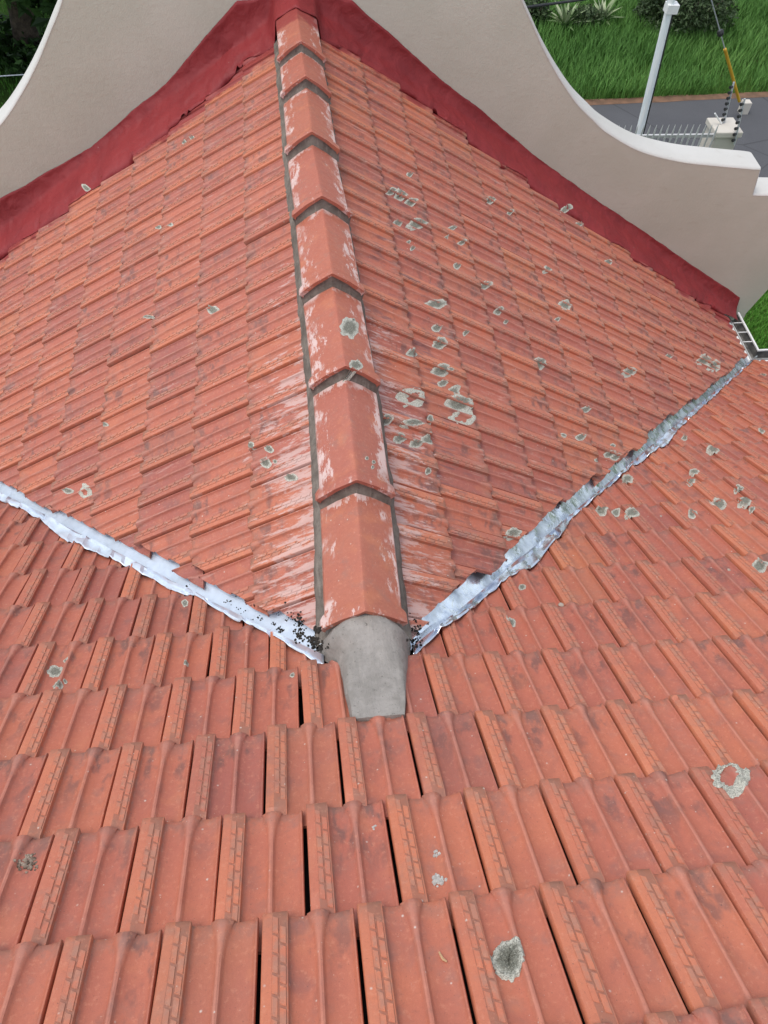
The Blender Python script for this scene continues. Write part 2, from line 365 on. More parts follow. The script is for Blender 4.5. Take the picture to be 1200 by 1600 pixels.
def tile_geom(seed):
    r = random.Random(seed); v = []; tuv = []
    ph = r.random() * 10; wob = r.uniform(-.001, .001)
    for s in SROWS:
        hw = 0.0085 if s < -0.09 else lerp([-0.09, -0.045, 0], [0.0085, 0.014, 0.027], s)
        fl = 1.0 if s > -0.35 else 0.15
        dn = -RISE * (-s) / TE
        lip = -0.004 if s == 0 else (-0.0008 if s == -0.005 else 0)
        se = s
        for (t, n) in prof(s, hw):
            if s == 0: se = s + 0.0022 * N3(t, ph, 0, 40) + 0.001 * N3(t, ph, 4, 160)
            nn = (n if fl == 1 else -0.020 + (n + 0.020) * fl) + dn + lip + 0.0006 * N3(t, s, ph, 30)
            if s > -0.06 and 0.065 < t < 0.2 : nn += 0.0035 * (s + 0.06) / 0.06 * (1 if abs(t - 0.131) > hw else 0.4)
            v.append((t + wob * s * 4, se, nn)); tuv.append((t / TW, (s + HEAD) / HEAD, 0))
    nc = len(prof(0, .01)); nr = len(SROWS)
    f = grid_faces(nr, nc)
    # skirt (edges and tail face) down to a flat underside
    per = [i * nc for i in range(nr)] + [(nr - 1) * nc + j for j in range(1, nc)] + [i * nc + nc - 1 for i in range(nr - 2, -1, -1)] + [j for j in range(nc - 2, 0, -1)]
    b0 = len(v)
    for i in per:
        x, y, z = v[i]; v.append((x, y, min(z - 0.004, BOT - RISE * (-y) / TE))); tuv.append(tuv[i])
    n = len(per)
    for k in range(n): f.append((per[(k + 1) % n], per[k], b0 + k, b0 + (k + 1) % n)[::-1])
    ns = len(f)
    # raised brick pattern on the strip
    p0 = r.uniform(-0.02, 0.0)
    for c, (ta, tb) in enumerate(((0.0255, 0.0395), (0.0425, 0.0570))):
        s = -0.345 + p0 + c * 0.022
        while s < -0.02:
            ln = 0.041; e = 0.0; sk = 0.006
            if s > -0.345 and s + ln + sk < -0.008:
                h = 0.0021
                q = [(ta, s + sk), (tb, s), (tb, s + ln), (ta, s + ln + sk)]; i0 = len(v)
                for (t, y) in q: v.append((t, y, -0.0004 - RISE * (-y) / TE)); tuv.append((t / TW, (y + HEAD) / HEAD, 0.0))
                cx = (ta + tb) / 2; cy = s + ln / 2 + sk / 2
                for (t, y) in q:
                    t2 = t + (0.0012 if t < cx else -0.0012); y2 = y + (0.0012 if y < cy else -0.0012)
                    v.append((t2, y2, h - RISE * (-y2) / TE)); tuv.append((t2 / TW, (y2 + HEAD) / HEAD, 1.0))
                f += [(i0 + 4, i0 + 5, i0 + 6, i0 + 7)] + [(i0 + k, i0 + (k + 1) % 4, i0 + 4 + (k + 1) % 4, i0 + 4 + k) for k in range(4)]
            s += 0.0475
    return v, f, tuv
def tile_mesh(geo, mat, rnd=None, mtx=None, name='roof_tile'):
    v, f, tuv = geo
    if mtx is not None: v = [mtx @ Vector(p) for p in v]
    m = mesh(name, v, f, mat)
    a = m.attributes.new('tuv', 'FLOAT_VECTOR', 'POINT'); a.data.foreach_set('vector', np.array(tuv, dtype=np.float32).ravel())
    nq = (len(SROWS) - 1) * (len(prof(0, .01)) - 1)
    m.polygons.foreach_set('use_smooth', [i < nq for i in range(len(m.polygons))])
    m.set_sharp_from_angle(angle=math.radians(42))
    return m
GEO = [tile_geom(s) for s in (11, 23, 37, 51)]
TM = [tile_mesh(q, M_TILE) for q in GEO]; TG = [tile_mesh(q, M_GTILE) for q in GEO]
def frame_main(x, s): return Vector((x, s * CA, -s * SA)), Vector((1, 0, 0)), Vector((0, CA, -SA)), Vector((0, SA, CA))
def frame_left(y, d): return Vector((-d * CA, y, -d * SA)), Vector((0, 1, 0)), Vector((-CA, 0, -SA)), Vector((-SA, 0, CA))
def frame_right(y, d): return Vector((d * CA, y, -d * SA)), Vector((0, -1, 0)), Vector((CA, 0, -SA)), Vector((SA, 0, CA))
def hump(x, y):        # the main roof swells a little where the small ridge runs into it
    return 0.042 * math.exp(-((x - 0.03) / 0.42) ** 2) * math.exp(-((y - 0.02) / 0.30) ** 2)
def tile_matrix(fr, r, lift=0.0):
    o, T, D, N = fr
    M = Matrix(((T.x, D.x, N.x, o.x), (T.y, D.y, N.y, o.y), (T.z, D.z, N.z, o.z), (0, 0, 0, 1)))
    return M @ Matrix.Translation((r.gauss(0, .0008), r.gauss(0, .0035), lift + r.gauss(0, .0012))) @ Matrix.Rotation(r.gauss(0, .0065), 4, 'Z') @ Matrix.Rotation(r.gauss(0, .004), 4, 'X') @ Matrix.Rotation(r.gauss(0, .006), 4, 'Y')
def cut_mesh(m0, M, planes, mat):
    bm = bmesh.new(); bm.from_mesh(m0); bm.transform(M)
    for co_, no_ in planes:
        r = bmesh.ops.bisect_plane(bm, geom=bm.verts[:] + bm.edges[:] + bm.faces[:], plane_co=co_, plane_no=no_, clear_outer=True, dist=1e-5)
        ed = [e for e in r['geom_cut'] if isinstance(e, bmesh.types.BMEdge)]
        try: bmesh.ops.holes_fill(bm, edges=ed, sides=0)
        except Exception: pass
    if len(bm.faces) < 6: bm.free(); return None
    m = bpy.data.meshes.new('roof_tile'); bm.to_mesh(m); bm.free(); return m
def seen(M, pad=70):
    pts = [project(M @ Vector(p)) for p in ((0, 0, 0), (TW, 0, 0), (0, -TE, 0), (TW, -TE, 0))]
    return all(q[2] > 0.1 for q in pts) and max(q[0] for q in pts) > -pad and min(q[0] for q in pts) < 1200 + pad and max(q[1] for q in pts) > -pad and min(q[1] for q in pts) < 1600 + pad
MAIN_C, GAB_C = -0.03, 0.072
S0, X0, YL, YR, D1 = -0.951, -0.13755, 0.6514, 0.7499, 0.53104

deck = 0.135
s0, s1, XL, XR = -2.3, 5.72, -4.6, 8.0
def P_(fr, n): return fr[0] + fr[3] * n
dm = MB()
a, b, c, d = [P_(frame_main(x, s), -deck) for x, s in ((XL, s0), (XR, s0), (XR, s1), (XL, s1))]
dm.add([a, b, c, d] + [q - Vector((0, 0, .05)) for q in (a, b, c, d)], [(0, 1, 2, 3), (7, 6, 5, 4), (0, 4, 5, 1), (1, 5, 6, 2), (2, 6, 7, 3), (3, 7, 4, 0)])
MAIN = hpart(dm.build('main_roof', M_DECK)); tag(MAIN, 'foreground main roof slope of orange interlocking clay tiles falling away from the viewer')
dg = MB()
for fr in (frame_left, frame_right):
    q = [P_(fr(y, dd), -deck) for y, dd in ((-0.4, 0.0), (5.3, 0.0), (5.3, 5.66), (-0.4, 5.66))]
    f = (0, 1, 2, 3)
    dg.add(q + [w_ - Vector((0, 0, .05)) for w_ in q], [f, f[::-1] and (7, 6, 5, 4), (0, 4, 5, 1), (1, 5, 6, 2), (2, 6, 7, 3), (3, 7, 4, 0)])
GABLE = hpart(dg.build('gable_roof', M_DECK)); tag(GABLE, 'smaller cross gable roof of clay tiles running from the mortar end to the parapet')

def shape_rand(k, i, j): return random.Random(k * 100003 + i * 1009 + j * 17 + 5)
jobs = []      # (distance, parent, mesh, matrix, material)
for k in range(-4, 19):
    s = S0 + TE * k
    for i in range(-22, 38):
        x = X0 + TW * (i + (0.5 if k % 2 else 0.0)); r = shape_rand(1, k, i)
        if x < XL + .2 or x > XR - .3: continue
        y = s * CA; xc = x + TW / 2
        M = tile_matrix(frame_main(x, s), r, hump(xc, y))
        cs = [M @ Vector(p) for p in ((0, 0, 0), (TW, 0, 0), (0, -TE, 0), (TW, -TE, 0))]
        fv = [abs(q.x) + MAIN_C - q.y for q in cs]
        if max(fv) <= 0.0 : continue
        if y > 0 and abs(xc) < y - 0.35: continue
        planes = []
        if min(fv) < 0:
            sg = 1 if xc > 0 else -1
            planes = [(Vector((0, MAIN_C + r.gauss(0, .006), 0)), Vector((-sg, 1, 0)).normalized())]
        jobs.append((project(cs[0])[2], 'm', r.randrange(4), M, planes, seen(M)))
for side in (-1, 1):
    for j in range(1, 16):
        d_ = D1 + TE * (j - 1)
        for m_ in range(-8, 24):
            r = shape_rand(2 if side < 0 else 3, j, m_)
            if side < 0: y = YL + TW * m_ + 0.11 * (j - 1); fr = frame_left(y, d_); yc = y + TW / 2
            else: y = YR + TW * m_ + 0.11 * (j - 1); fr = frame_right(y, d_); yc = y - TW / 2
            if yc > 5.22: continue
            lift = 0.0
            if r.random() < 0.06: lift = 0.006
            M = tile_matrix(fr, r, lift)
            cs = [M @ Vector(p) for p in ((0, 0, 0), (TW, 0, 0), (0, -TE, 0), (TW, -TE, 0))]
            fv = [q.y - abs(q.x) - GAB_C for q in cs]
            if max(fv) <= 0.01: continue
            planes = []
            if min(fv) < 0:
                cg = GAB_C + r.gauss(0, .022) + (0.03 if (side < 0 and d_ < 1.2) else 0)
                planes = [(Vector((0, cg, 0)), Vector((side, -1, 0)).normalized())]
            jobs.append((project(cs[0])[2], 'g', r.randrange(4), M, planes, seen(M)))
jobs.sort(key=lambda q: q[0])
cnt = {'m': 0, 'g': 0}; rest = {'m': [], 'g': []}
for dist, w_, q, M, planes, vis in jobs:
    par = MAIN if w_ == 'm' else GABLE; base = (TM if w_ == 'm' else TG)[q]
    if planes:
        me = cut_mesh(base, M, planes, None)
        if me is None: continue
        if me.materials and me.materials[0] is None: me.materials[0] = base.materials[0]
        if not me.materials: me.materials.append(base.materials[0])
    else: me = base
    if vis and cnt[w_] < 300:
        o = obj('roof_tile', me, par)
        o.matrix_parent_inverse = ZERO
        if me is base: o.matrix_basis = M
        cnt[w_] += 1
    else: rest[w_].append((me, ZERO if planes else M))
for w_, par in (('m', MAIN), ('g', GABLE)):
    if not rest[w_]: continue
    bm = bmesh.new(); lay = bm.verts.layers.float.new('rnd')
    for me, M in rest[w_]:
        n0 = len(bm.verts); t = me.copy(); t.transform(M); bm.from_mesh(t); bm.verts.ensure_lookup_table()
        q = random.random()
        for vv in bm.verts[n0:]: vv[lay] = q
        bpy.data.meshes.remove(t)
    m = bpy.data.meshes.new('roof_tiles'); bm.to_mesh(m); bm.free(); m.materials.append((M_TILE if w_ == 'm' else M_GTILE))
    o = obj('roof_tiles', m, par); o['kind'] = 'stuff'
print('TILES', cnt, {k_: len(v_) for k_, v_ in rest.items()})

bpy.context.view_layer.update(); DG = bpy.context.evaluated_depsgraph_get()
def surf_z(x, y, z):
    ok, loc, nor, idx, ob, mt = S.ray_cast(DG, Vector((x, y, z + 0.12)), Vector((0, 0, -1)), distance=0.26)
    return loc.z if ok else None
# -- ridge capping
CAPY = [0.205, 0.766, 1.387, 2.002, 2.633, 3.245, 3.873, 4.319, 4.98]
def cap_sec(grow, zt):
    pts = []
    for (x, z) in ((-0.143, -0.112), (-0.139, -0.098), (-0.075, -0.045), (-0.016, -0.0085), (-0.005, -0.0015), (0, 0), (0.005, -0.0015), (0.016, -0.0085), (0.075, -0.045), (0.139, -0.098), (0.143, -0.112)):
        k_ = 1 + grow / 0.14
        pts.append((x * k_, zt + grow * 0.35 + z * k_))
    return pts
def cap_dx(y): return lerp([0.2, 0.766, 1.387, 2.0, 2.6, 3.2, 3.9, 4.8], [-.008, .012, .02, .007, 0.0, -.018, -.02, -.032], y)
ridge = MB()
for side in (-1, 1):     # mortar bedding along both sides of the caps
    ys = np.linspace(0.19, 4.95, 190); vs = []
    for y in ys:
        for q, (x, z) in enumerate(((0.10, -0.04), (0.132, -0.060), (0.143, -0.090), (0.156, -0.118), (0.168, -0.150))):
            wob_ = 0.010 * N3(y, q * 3 + side, 0, 7) + 0.006 * N3(y, q * 5 + side, 2, 30)
            fade = lerp([0.2, 1.2, 3, 5], [0.022, 0.012, -0.004, -0.012], y) if q in (2, 3) else 0
            vs.append((cap_dx(y) + side * (x + wob_ * (q > 1) + fade), y, z + 0.5 * wob_))
    ridge.add(vs, grid_faces(len(ys), 5, side < 0))
RIDGE = hpart(ridge.build('ridge', M_MORT2, None, True)); tag(RIDGE, 'line of angular terracotta ridge caps bedded in grey mortar')
for i in range(8):
    y0, y1 = CAPY[i], CAPY[i + 1] + 0.05; r = random.Random(90 + i)
    L = y1 - y0; zt0, zt1 = 0.132 + r.uniform(-.004, .004), 0.062 + r.uniform(-.004, .003)
    if i == 7: zt1 = 0.10
    if i == 0: zt0 = 0.105
    st = [(0.0, 0.014), (0.004, 0.018), (0.040, 0.0175), (0.052, 0.010), (0.060, 0.0012), (0.068, 0.0)] + [(t, 0.0) for t in np.linspace(0.15, L, 5)]
    vs, tv = [], []
    for t, gw in st:
        zt = zt0 + (zt1 - zt0) * t / L
        for q, (x, z) in enumerate(cap_sec(gw, zt)):
            vs.append((x + cap_dx(y0 + t) + .002 * N3(t, q, i, 9), y0 + t + (0.004 * N3(x, i, 0, 25) if t == 0 else 0), z + .0015 * N3(t, q, i + 7, 12))); tv.append((q / 10, t / L, 0))
    nc = 11; nr = len(st); fs = grid_faces(nr, nc, True)
    b0 = len(vs)
    for t, gw in ((0.0, 0.014), (0.05, 0.010), (L, 0.0)):      # underside
        zt = zt0 + (zt1 - zt0) * t / L
        for q, (x, z) in enumerate(cap_sec(gw, zt)):
            vs.append((x * 0.9 + cap_dx(y0 + t), y0 + t, z - 0.016)); tv.append((q / 10, t / L, 0))
    fs += [tuple(b0 + e for e in f_) for f_ in grid_faces(3, nc)]
    fs += [(j, j + 1, b0 + j + 1, b0 + j) for j in range(nc - 1)]
    for q in range(nr - 1):
        pass
    m = mesh('ridge_cap', vs, fs, M_CAP, True); m.set_sharp_from_angle(angle=math.radians(30))
    at = m.attributes.new('tuv', 'FLOAT_VECTOR', 'POINT'); at.data.foreach_set('vector', np.array(tv, dtype=np.float32).ravel())
    obj('ridge_cap', m, RIDGE)
    if i == 0: continue
    # mortar packed under the collar of this cap, on the back of the nearer cap
    zb = 0.064; vs = []
    for q in range(5):
        k_ = q / 4
        lo, hi = cap_sec(-0.004, zb - 0.010), cap_sec(0.012, zt0 - 0.014)
        for e in range(11):
            x = lo[e][0] * (1 - k_) + hi[e][0] * k_; z = lo[e][1] * (1 - k_) + hi[e][1] * k_
            yy = y0 + 0.006 - 0.022 * (1 - k_) ** 2 + 0.004 * N3(x, z, i, 40)
            vs.append((x + cap_dx(y0), yy, z))
    mk('mortar_joint', vs, grid_faces(5, 11), M_MORT2, RIDGE, True)
# -- smooth cement apron that closes the near end of the ridge
def main_z(x, y): return -y * TA + hump(x, y) / CA
ap = []
stn = [(0.240, -0.160, 0.148, 0.070, 0), (0.215, -0.168, 0.156, 0.076, 0), (0.198, -0.178, 0.166, 0.077, 0), (0.172, -0.182, 0.170, 0.074, 0), (0.145, -0.172, 0.162, 0.071, 0),
       (0.120, -0.152, 0.156, 0.067, 0), (0.095, -0.128, 0.149, 0.065, 0), (0.065, -0.116, 0.140, 0.067, 0), (0.035, -0.110, 0.131, 0.071, 0), (0.0, -0.106, 0.122, 0.080, 0),
       (-0.07, -0.102, 0.108, None, 0.006), (-0.14, -0.098, 0.096, None, -0.004), (-0.196, -0.095, 0.088, None, -0.010), (-0.206, -0.093, 0.086, None, -0.045)]
NU = 25
for (y, xl, xr, zc, h) in stn:
    for q in range(NU):
        u = -1 + 2 * q / (NU - 1); x = (xl + xr) / 2 + (xr - xl) / 2 * u + 0.004 * N3(y, u * 3, 0, 18)
        edge = main_z(x, y) - 0.05
        if zc is not None: pw_ = lerp([.1, .14, .175, .198, .24], [3.2, 3.4, 3.4, 2.7, 2.0], y) if y > .1 else 3.0 + (.1 - y) * 60; z = edge + (zc - edge) * (1 - abs(u) ** pw_) ** (0.8 if y < .18 else 0.95)
        else: z = main_z(x, y) + h - 0.10 * max(0, abs(u) - 0.93) / 0.07 * 0.5
        ap.append((x, y + 0.004 * N3(x, 3, 0, 25), z + 0.003 * N3(x, y, 0, 16) + 0.0012 * N3(x, y, 3, 60)))
mk('mortar_apron', ap, grid_faces(len(stn), NU), M_MORT, RIDGE, True)

# -- valley flashings
def valley(name, side, x0, x1, edge_pts, mat, seed, label):
    n = int((x1 - x0) / 0.014); NCOL = 15; G_ = 7
    xs_ = [abs(p[0]) for p in edge_pts]; cs_ = [p[1] - abs(p[0]) for p in edge_pts]
    o_ = sorted(zip(xs_, cs_)); xs_ = [q[0] for q in o_]; cs_ = [q[1] for q in o_]
    A = np.zeros((n + 1, NCOL, 3))
    for i in range(n + 1):
        x = x0 + (x1 - x0) * i / n
        sc = abs(N3(x, seed, 2, 4.5))                       # torn scallops of the lower edge
        ce = lerp(xs_, cs_, x) + 0.022 * N3(x, seed, 0, 7) + 0.030 * (sc - .25) + 0.008 * N3(x, seed, 5, 34)
        ce = min(ce, -0.050)
        for q in range(NCOL):
            if q <= G_: k_ = q / G_; c_ = 0.17 * (1 - k_); z = -x * TA - 0.098 + 0.004 * k_
            else:
                k_ = (q - G_) / (NCOL - 1 - G_); c_ = ce * k_; zt = main_z(side * x, x + c_)
                hz_ = surf_z(side * x, x + c_, zt) if c_ < MAIN_C - 0.004 else None
                z = (hz_ + 0.005) if hz_ is not None else (zt + 0.006 - 0.095 * max(0.0, 1 - abs(c_) / (abs(MAIN_C) + .004)) ** 1.2)
            A[i, q] = (side * x, x + c_, z)
    Z = A[:, :, 2].copy()
    for q in range(G_ + 2, NCOL):                            # sheet metal bridges the narrow dips
        rel = Z[:, q] + (A[:, q, 1]) * TA; w_ = 3
        mx = np.array([rel[max(0, i - w_):i + w_ + 1].max() for i in range(n + 1)]); mx = np.convolve(np.pad(mx, 3, 'edge'), np.ones(7) / 7, 'valid')
        f_ = 0.35 + 0.5 * (NCOL - 1 - q) / (NCOL - 1 - G_)
        Z[:, q] = Z[:, q] * (1 - f_) + (mx - A[:, q, 1] * TA) * f_
    for i in range(n + 1):
        for q in range(NCOL):
            x, y = abs(A[i, q, 0]), A[i, q, 1] - abs(A[i, q, 0])
            cr = max(0, 0.8 - abs(N3(x + y * 1.7, y * 2 - x * .4, seed, 3.0)) * 4) if q > 1 else 0
            Z[i, q] += 0.005 * N3(x, y * 3, seed, 8) + 0.007 * cr + 0.0012 * N3(x * 2.0, y * 3, seed + 8, 14)
    A[:, :, 2] = Z
    o = hpart(mk(name, A.reshape(-1, 3).tolist(), grid_faces(n + 1, NCOL, side > 0), mat, None, True)); tag(o, label)
    o.data.set_sharp_from_angle(angle=math.radians(28))
    md = o.modifiers.new('t', 'SOLIDIFY'); md.thickness = 0.002; md.offset = 0
    return o
NM = (0, SA, CA)
eL = [on_plane(u, v, NM) for u, v in [(65, 811), (95, 837), (186, 876), (269, 917), (325, 936), (368, 962), (416, 986), (468, 1014)]]
eR = [on_plane(u, v, NM) for u, v in [(668, 997), (700, 975), (743, 945), (794, 899), (831, 885), (859, 852), (901, 801), (929, 773), (976, 735), (1041, 691), (1088, 642), (1144, 591), (1181, 558)]]
VL = valley('valley_flashing', -1, 0.16, 3.6, eL, M_VALL, 3, 'pale bluish white metal valley sheet with crumbs of black dirt')
VR = valley('valley_flashing', 1, 0.17, 4.66, eR, M_VALR, 8, 'crumpled grey galvanised metal valley sheet')

# -- parapet gable wall (turned two degrees)
WY0, WSL = 5.22, 0.035
def wall_y(x): return WY0 + WSL * x
WN = (-WSL, 1, 0)
def on_wall(u, v): return on_plane(u, v, WN, WY0)
rp = [on_wall(u, v) for u, v in [(815, 0), (832, 38), (850, 78), (873, 120), (900, 160), (925, 186), (950, 208), (1000, 236), (1060, 252), (1120, 259), (1188, 265), (1176, 305), (1200, 312)]]
half = [(q[0], q[2]) for q in rp]
xr_, zr_ = half[0]
up = [(0.0, zr_ + 1.75), (0.30, zr_ + 1.72), (0.62, zr_ + 1.60), (0.92, zr_ + 1.36), (1.12, zr_ + 1.05), (1.26, zr_ + 0.72), (1.40, zr_ + 0.40), (xr_ - 0.09, zr_ + 0.16)]
half = up + half
half[-1] = (5.15, half[-2][1] - 0.06); kx = [half[-1]]
def smooth_curve(pts, n=5):
    out = []
    for i in range(len(pts) - 1):
        p0, p1, p2, p3 = pts[max(i - 1, 0)], pts[i], pts[i + 1], pts[min(i + 2, len(pts) - 1)]
        for k_ in range(n):
            t = k_ / n
            out.append(tuple(0.5 * (2 * p1[c_] + (p2[c_] - p0[c_]) * t + (2 * p0[c_] - 5 * p1[c_] + 4 * p2[c_] - p3[c_]) * t * t + (3 * p1[c_] - p0[c_] - 3 * p2[c_] + p3[c_]) * t ** 3) for c_ in (0, 1)))
    return out + [pts[-1]]
curve = smooth_curve(half[:-2]) + half[-2:]
kn = on_wall(1200, 452); kn2 = on_wall(1166, 489)
ZK = [(kn2[0], GROUND - 0.05), (kn2[0] + 0.002, kn2[2]), (kn[0], kn[2]), (5.15, kn[2] + 0.26)]
TH = 0.30
def wv(x, z, dy): return (x, wall_y(x) + dy, z)
def zbot(x): return GROUND - 0.05 if x <= kn2[0] else lerp([q[0] for q in ZK[1:]], [q[1] for q in ZK[1:]], x)
st_w = [(x, z, zbot(x)) for x, z in curve] + [(q[0], None, q[1]) for q in ZK[:3]]
cxs = [q[0] for q in curve]; czs = [q[1] for q in curve]
st_w = sorted([(x, z if z is not None else lerp(cxs, czs, x), b_) for x, z, b_ in st_w], key=lambda q: q[0])
st_w = [(-x, z, b_) for x, z, b_ in reversed(st_w[1:])] + st_w
bm = bmesh.new(); rows_ = []
for x, z, b_ in st_w:
    zt = z + 0.003 * N3(x, z, 0, 6)
    rows_.append([bm.verts.new(wv(x, zt, 0)), bm.verts.new(wv(x, b_, 0)), bm.verts.new(wv(x, b_, TH)), bm.verts.new(wv(x, zt, TH))])
for a_, b_ in zip(rows_[:-1], rows_[1:]):
    for q in range(4): bm.faces.new((a_[q], a_[(q + 1) % 4], b_[(q + 1) % 4], b_[q]))
bm.faces.new(rows_[0]); bm.faces.new(rows_[-1][::-1])
bmesh.ops.recalc_face_normals(bm, faces=bm.faces[:])
m = bpy.data.meshes.new('parapet_wall'); bm.to_mesh(m); bm.free(); m.materials.append(M_WALL)
WALL = hpart(obj('parapet_wall', m)); tag(WALL, 'curved beige plastered parapet gable with white painted top edge')
# white painted coping skin along the top
def coping(pts, name='coping'):
    vs = []
    for i, (x, z) in enumerate(pts):
        a_ = pts[max(i - 1, 0)]; b_ = pts[min(i + 1, len(pts) - 1)]
        nx, nz = -(b_[1] - a_[1]), b_[0] - a_[0]; l_ = math.hypot(nx, nz); nx /= l_; nz /= l_
        if nz < 0 and abs(nz) > .01: nx, nz = -nx, -nz
        w1 = 0.004 * N3(x, z, 1, 14) + 0.002 * N3(x, z, 1, 50)
        vs += [wv(x - nx * .004, z - nz * .004, -0.002 + w1 * .2), wv(x + nx * .006, z + nz * .006, 0.004 + abs(w1)), wv(x + nx * .014, z + nz * .014, 0.03 + w1), wv(x + nx * .016, z + nz * .016, TH - 0.03), wv(x + nx * .006, z + nz * .006, TH - 0.004), wv(x - nx * .004, z - nz * .004, TH + .003)]
    return mk(name, vs, grid_faces(len(pts), 6), M_COPE, WALL, True)
top = [(-x, z) for x, z in reversed(curve[:-1])] + curve[1:-1]
coping(top)
for sg in (1, -1):
    a_ = half[-2]; coping(sorted([(sg * (a_[0] + .004), a_[1]), (sg * (a_[0] + .4), a_[1] - .025), (sg * 5.15, half[-1][1])]))

# -- red waterproofing membrane between tiles and wall
def cap_top(x): return 0.11 - 0.70 * abs(x)
def roof_z(x):
    q = abs(x + 0.03); return max(-abs(x) * TA, cap_top(q) if q < 0.143 else (0.010 - (q - .143) * 3.6 if q < .3 else -9))
fl_t = [on_wall(u, v) for u, v in [(0, 310), (75, 268), (145, 228), (205, 175), (260, 130), (320, 58), (370, 0)]]
fr_t = [on_wall(u, v) for u, v in [(550, 0), (595, 40), (640, 80), (690, 125), (750, 170), (825, 235), (900, 290), (950, 325), (1000, 357), (1080, 413), (1165, 470)]]
hx = [p[0] for p in fl_t] + [p[0] for p in fr_t]; hz = [p[2] for p in fl_t] + [p[2] for p in fr_t]
lowx = [-4.8, -2.57, -2.22, -1.74, -1.3, -0.97, -0.7, -0.4, -0.17, 0.0, 0.17, 0.37, 0.7, 1.09, 1.35, 1.91, 2.23, 2.82, 3.3, 3.96, 4.36, 4.67]
lowy = [4.80, 4.80, 4.77, 4.76, 4.79, 4.78, 4.86, 4.96, 4.90, 4.86, 4.95, 5.07, 5.08, 5.03, 4.98, 4.98, 4.95, 4.98, 5.02, 5.05, 5.14, 5.20]
vs = []; xs_ = np.concatenate([np.linspace(-4.7, -2.8, 50), np.linspace(-2.77, 4.70, 430)]); NQ = 15
for x in xs_:
    yw = wall_y(x); z0 = roof_z(x)
    zt = lerp(hx, hz, x) if x > hx[0] else -abs(x) * TA + 0.22
    if hx[6] < x < hx[7]: zt = max(zt, z0 + 0.22)
    zt += 0.012 * N3(x, 0, 5, 5) + 0.004 * N3(x, 0, 9, 25)
    yl = lerp(lowx, lowy, x) + 0.035 * N3(x, 1, 0, 4.5) + 0.012 * N3(x, 1, 3, 18)
    yl = min(yl, yw - 0.10)
    for q in range(NQ):
        t = q / (NQ - 1)
        if t < 0.5: k_ = t / 0.5; y = yl + (yw - 0.05 - yl) * k_; z = z0 + 0.006 + 0.050 * k_ ** 2.2
        else: k_ = (t - 0.5) / 0.5; y = yw - 0.05 * (1 - k_) ** 1.8 - 0.004; z = z0 + 0.056 + (zt - z0 - 0.056) * k_
        amp = 1.0 if 0 < q < NQ - 1 else 0.15
        cr = 1 - abs(N3(x * 1.6 + z * 1.2, y * 2 - z * 2.2, 2, 3.4)); cr = max(0, cr - 0.72) / 0.28
        wr = amp * (0.006 * N3(x, y * 2 + z, 0, 6) + 0.009 * cr * cr + 0.004 * N3(x, y + z, 7, 24))
        if q < 3:
            hz_ = surf_z(x, y, z) if abs(x + .03) > 0.150 else None
            if hz_ is not None: z = z + (max(hz_, z - .15) + 0.004 + .003 * q - z) * (1, .8, .45)[q]
        vs.append((x, y - wr * 0.8, z + wr * 0.8))
MEMB = hpart(mk('wall_flashing', vs, grid_faces(len(xs_), NQ, False), M_MEMB, None, True)); tag(MEMB, 'dark red painted waterproofing membrane sealing tiles against parapet')
md = MEMB.modifiers.new('t', 'SOLIDIFY'); md.thickness = 0.004; md.offset = -1

# -- gutters, fascia and the walls under the eaves
EX = 4.66; EZ = -EX * TA - 0.06
def gutter(path, seed):
    # path: (point, outward) list; profile: inner back, bottom, front, rolled white lip
    outer = [(0.0, 0.0), (0.0, -0.10), (0.12, -0.11), (0.125, 0.005), (0.125, 0.018), (0.108, 0.018), (0.108, 0.004)]
    vs = []
    for (p, o_) in path:
        for (a_, z) in outer: vs.append((p[0] + o_[0] * a_, p[1] + o_[1] * a_, p[2] + z))
    G = hpart(mk('gutter', vs, grid_faces(len(path), len(outer)), M_GUT))
    md = G.modifiers.new('t', 'SOLIDIFY'); md.thickness = 0.004; md.offset = 0
    inn = [(0.004, -0.03), (0.006, -0.093), (0.112, -0.100), (0.117, -0.01)]; vs = []
    for (p, o_) in path:
        for q, (a_, z) in enumerate(inn): vs.append((p[0] + o_[0] * a_, p[1] + o_[1] * a_, p[2] + z + (0.02 * abs(N3(p[0] * 3, p[1] * 3, q, 4)) if q in (1, 2) else 0)))
    mk('gutter_bed', vs, grid_faces(len(path), 4), M_GUTIN, G)
    return G
GZ = EZ + 0.02
GR = gutter([((EX - 0.02, 5.36, GZ), (1, 0)), ((EX - 0.02, 5.0, GZ), (1, 0)), ((EX - 0.02, EX - 0.02, GZ), (1, 1)), ((5.5, EX - 0.02, GZ), (0, 1)), ((8.0, EX - 0.02, GZ), (0, 1))], 1)
tag(GR, 'white metal eaves gutter with dirty grey channel at the right')
gb = MB()
for yy in (5.2, 5.05, 4.9): gb.box((EX + 0.05, yy, GZ + 0.006), (0.13, 0.010, 0.003))
gb.build('gutter_strap', M_GUT, GR)
fb = MB()
fb.box((EX - 0.05, 5.0, EZ - 0.06), (0.02, 0.75, 0.16)); fb.box((6.3, EX - 0.05, EZ - 0.06), (3.4, 0.02, 0.16))
hpart(fb.build('fascia', M_GUT))
hw = MB()
hw.box((4.1, 4.9, (EZ - 0.2 + GROUND) / 2), (0.25, 0.7, -(GROUND - EZ + 0.2))); hw.box((6.0, 4.1, (EZ - 0.2 + GROUND) / 2), (4.0, 0.25, -(GROUND - EZ + 0.2)))
hw.box((-4.1, 4.9, (EZ - 0.2 + GROUND) / 2), (0.25, 0.7, -(GROUND - EZ + 0.2)))
hpart(hw.build('house_wall', M_WALL))

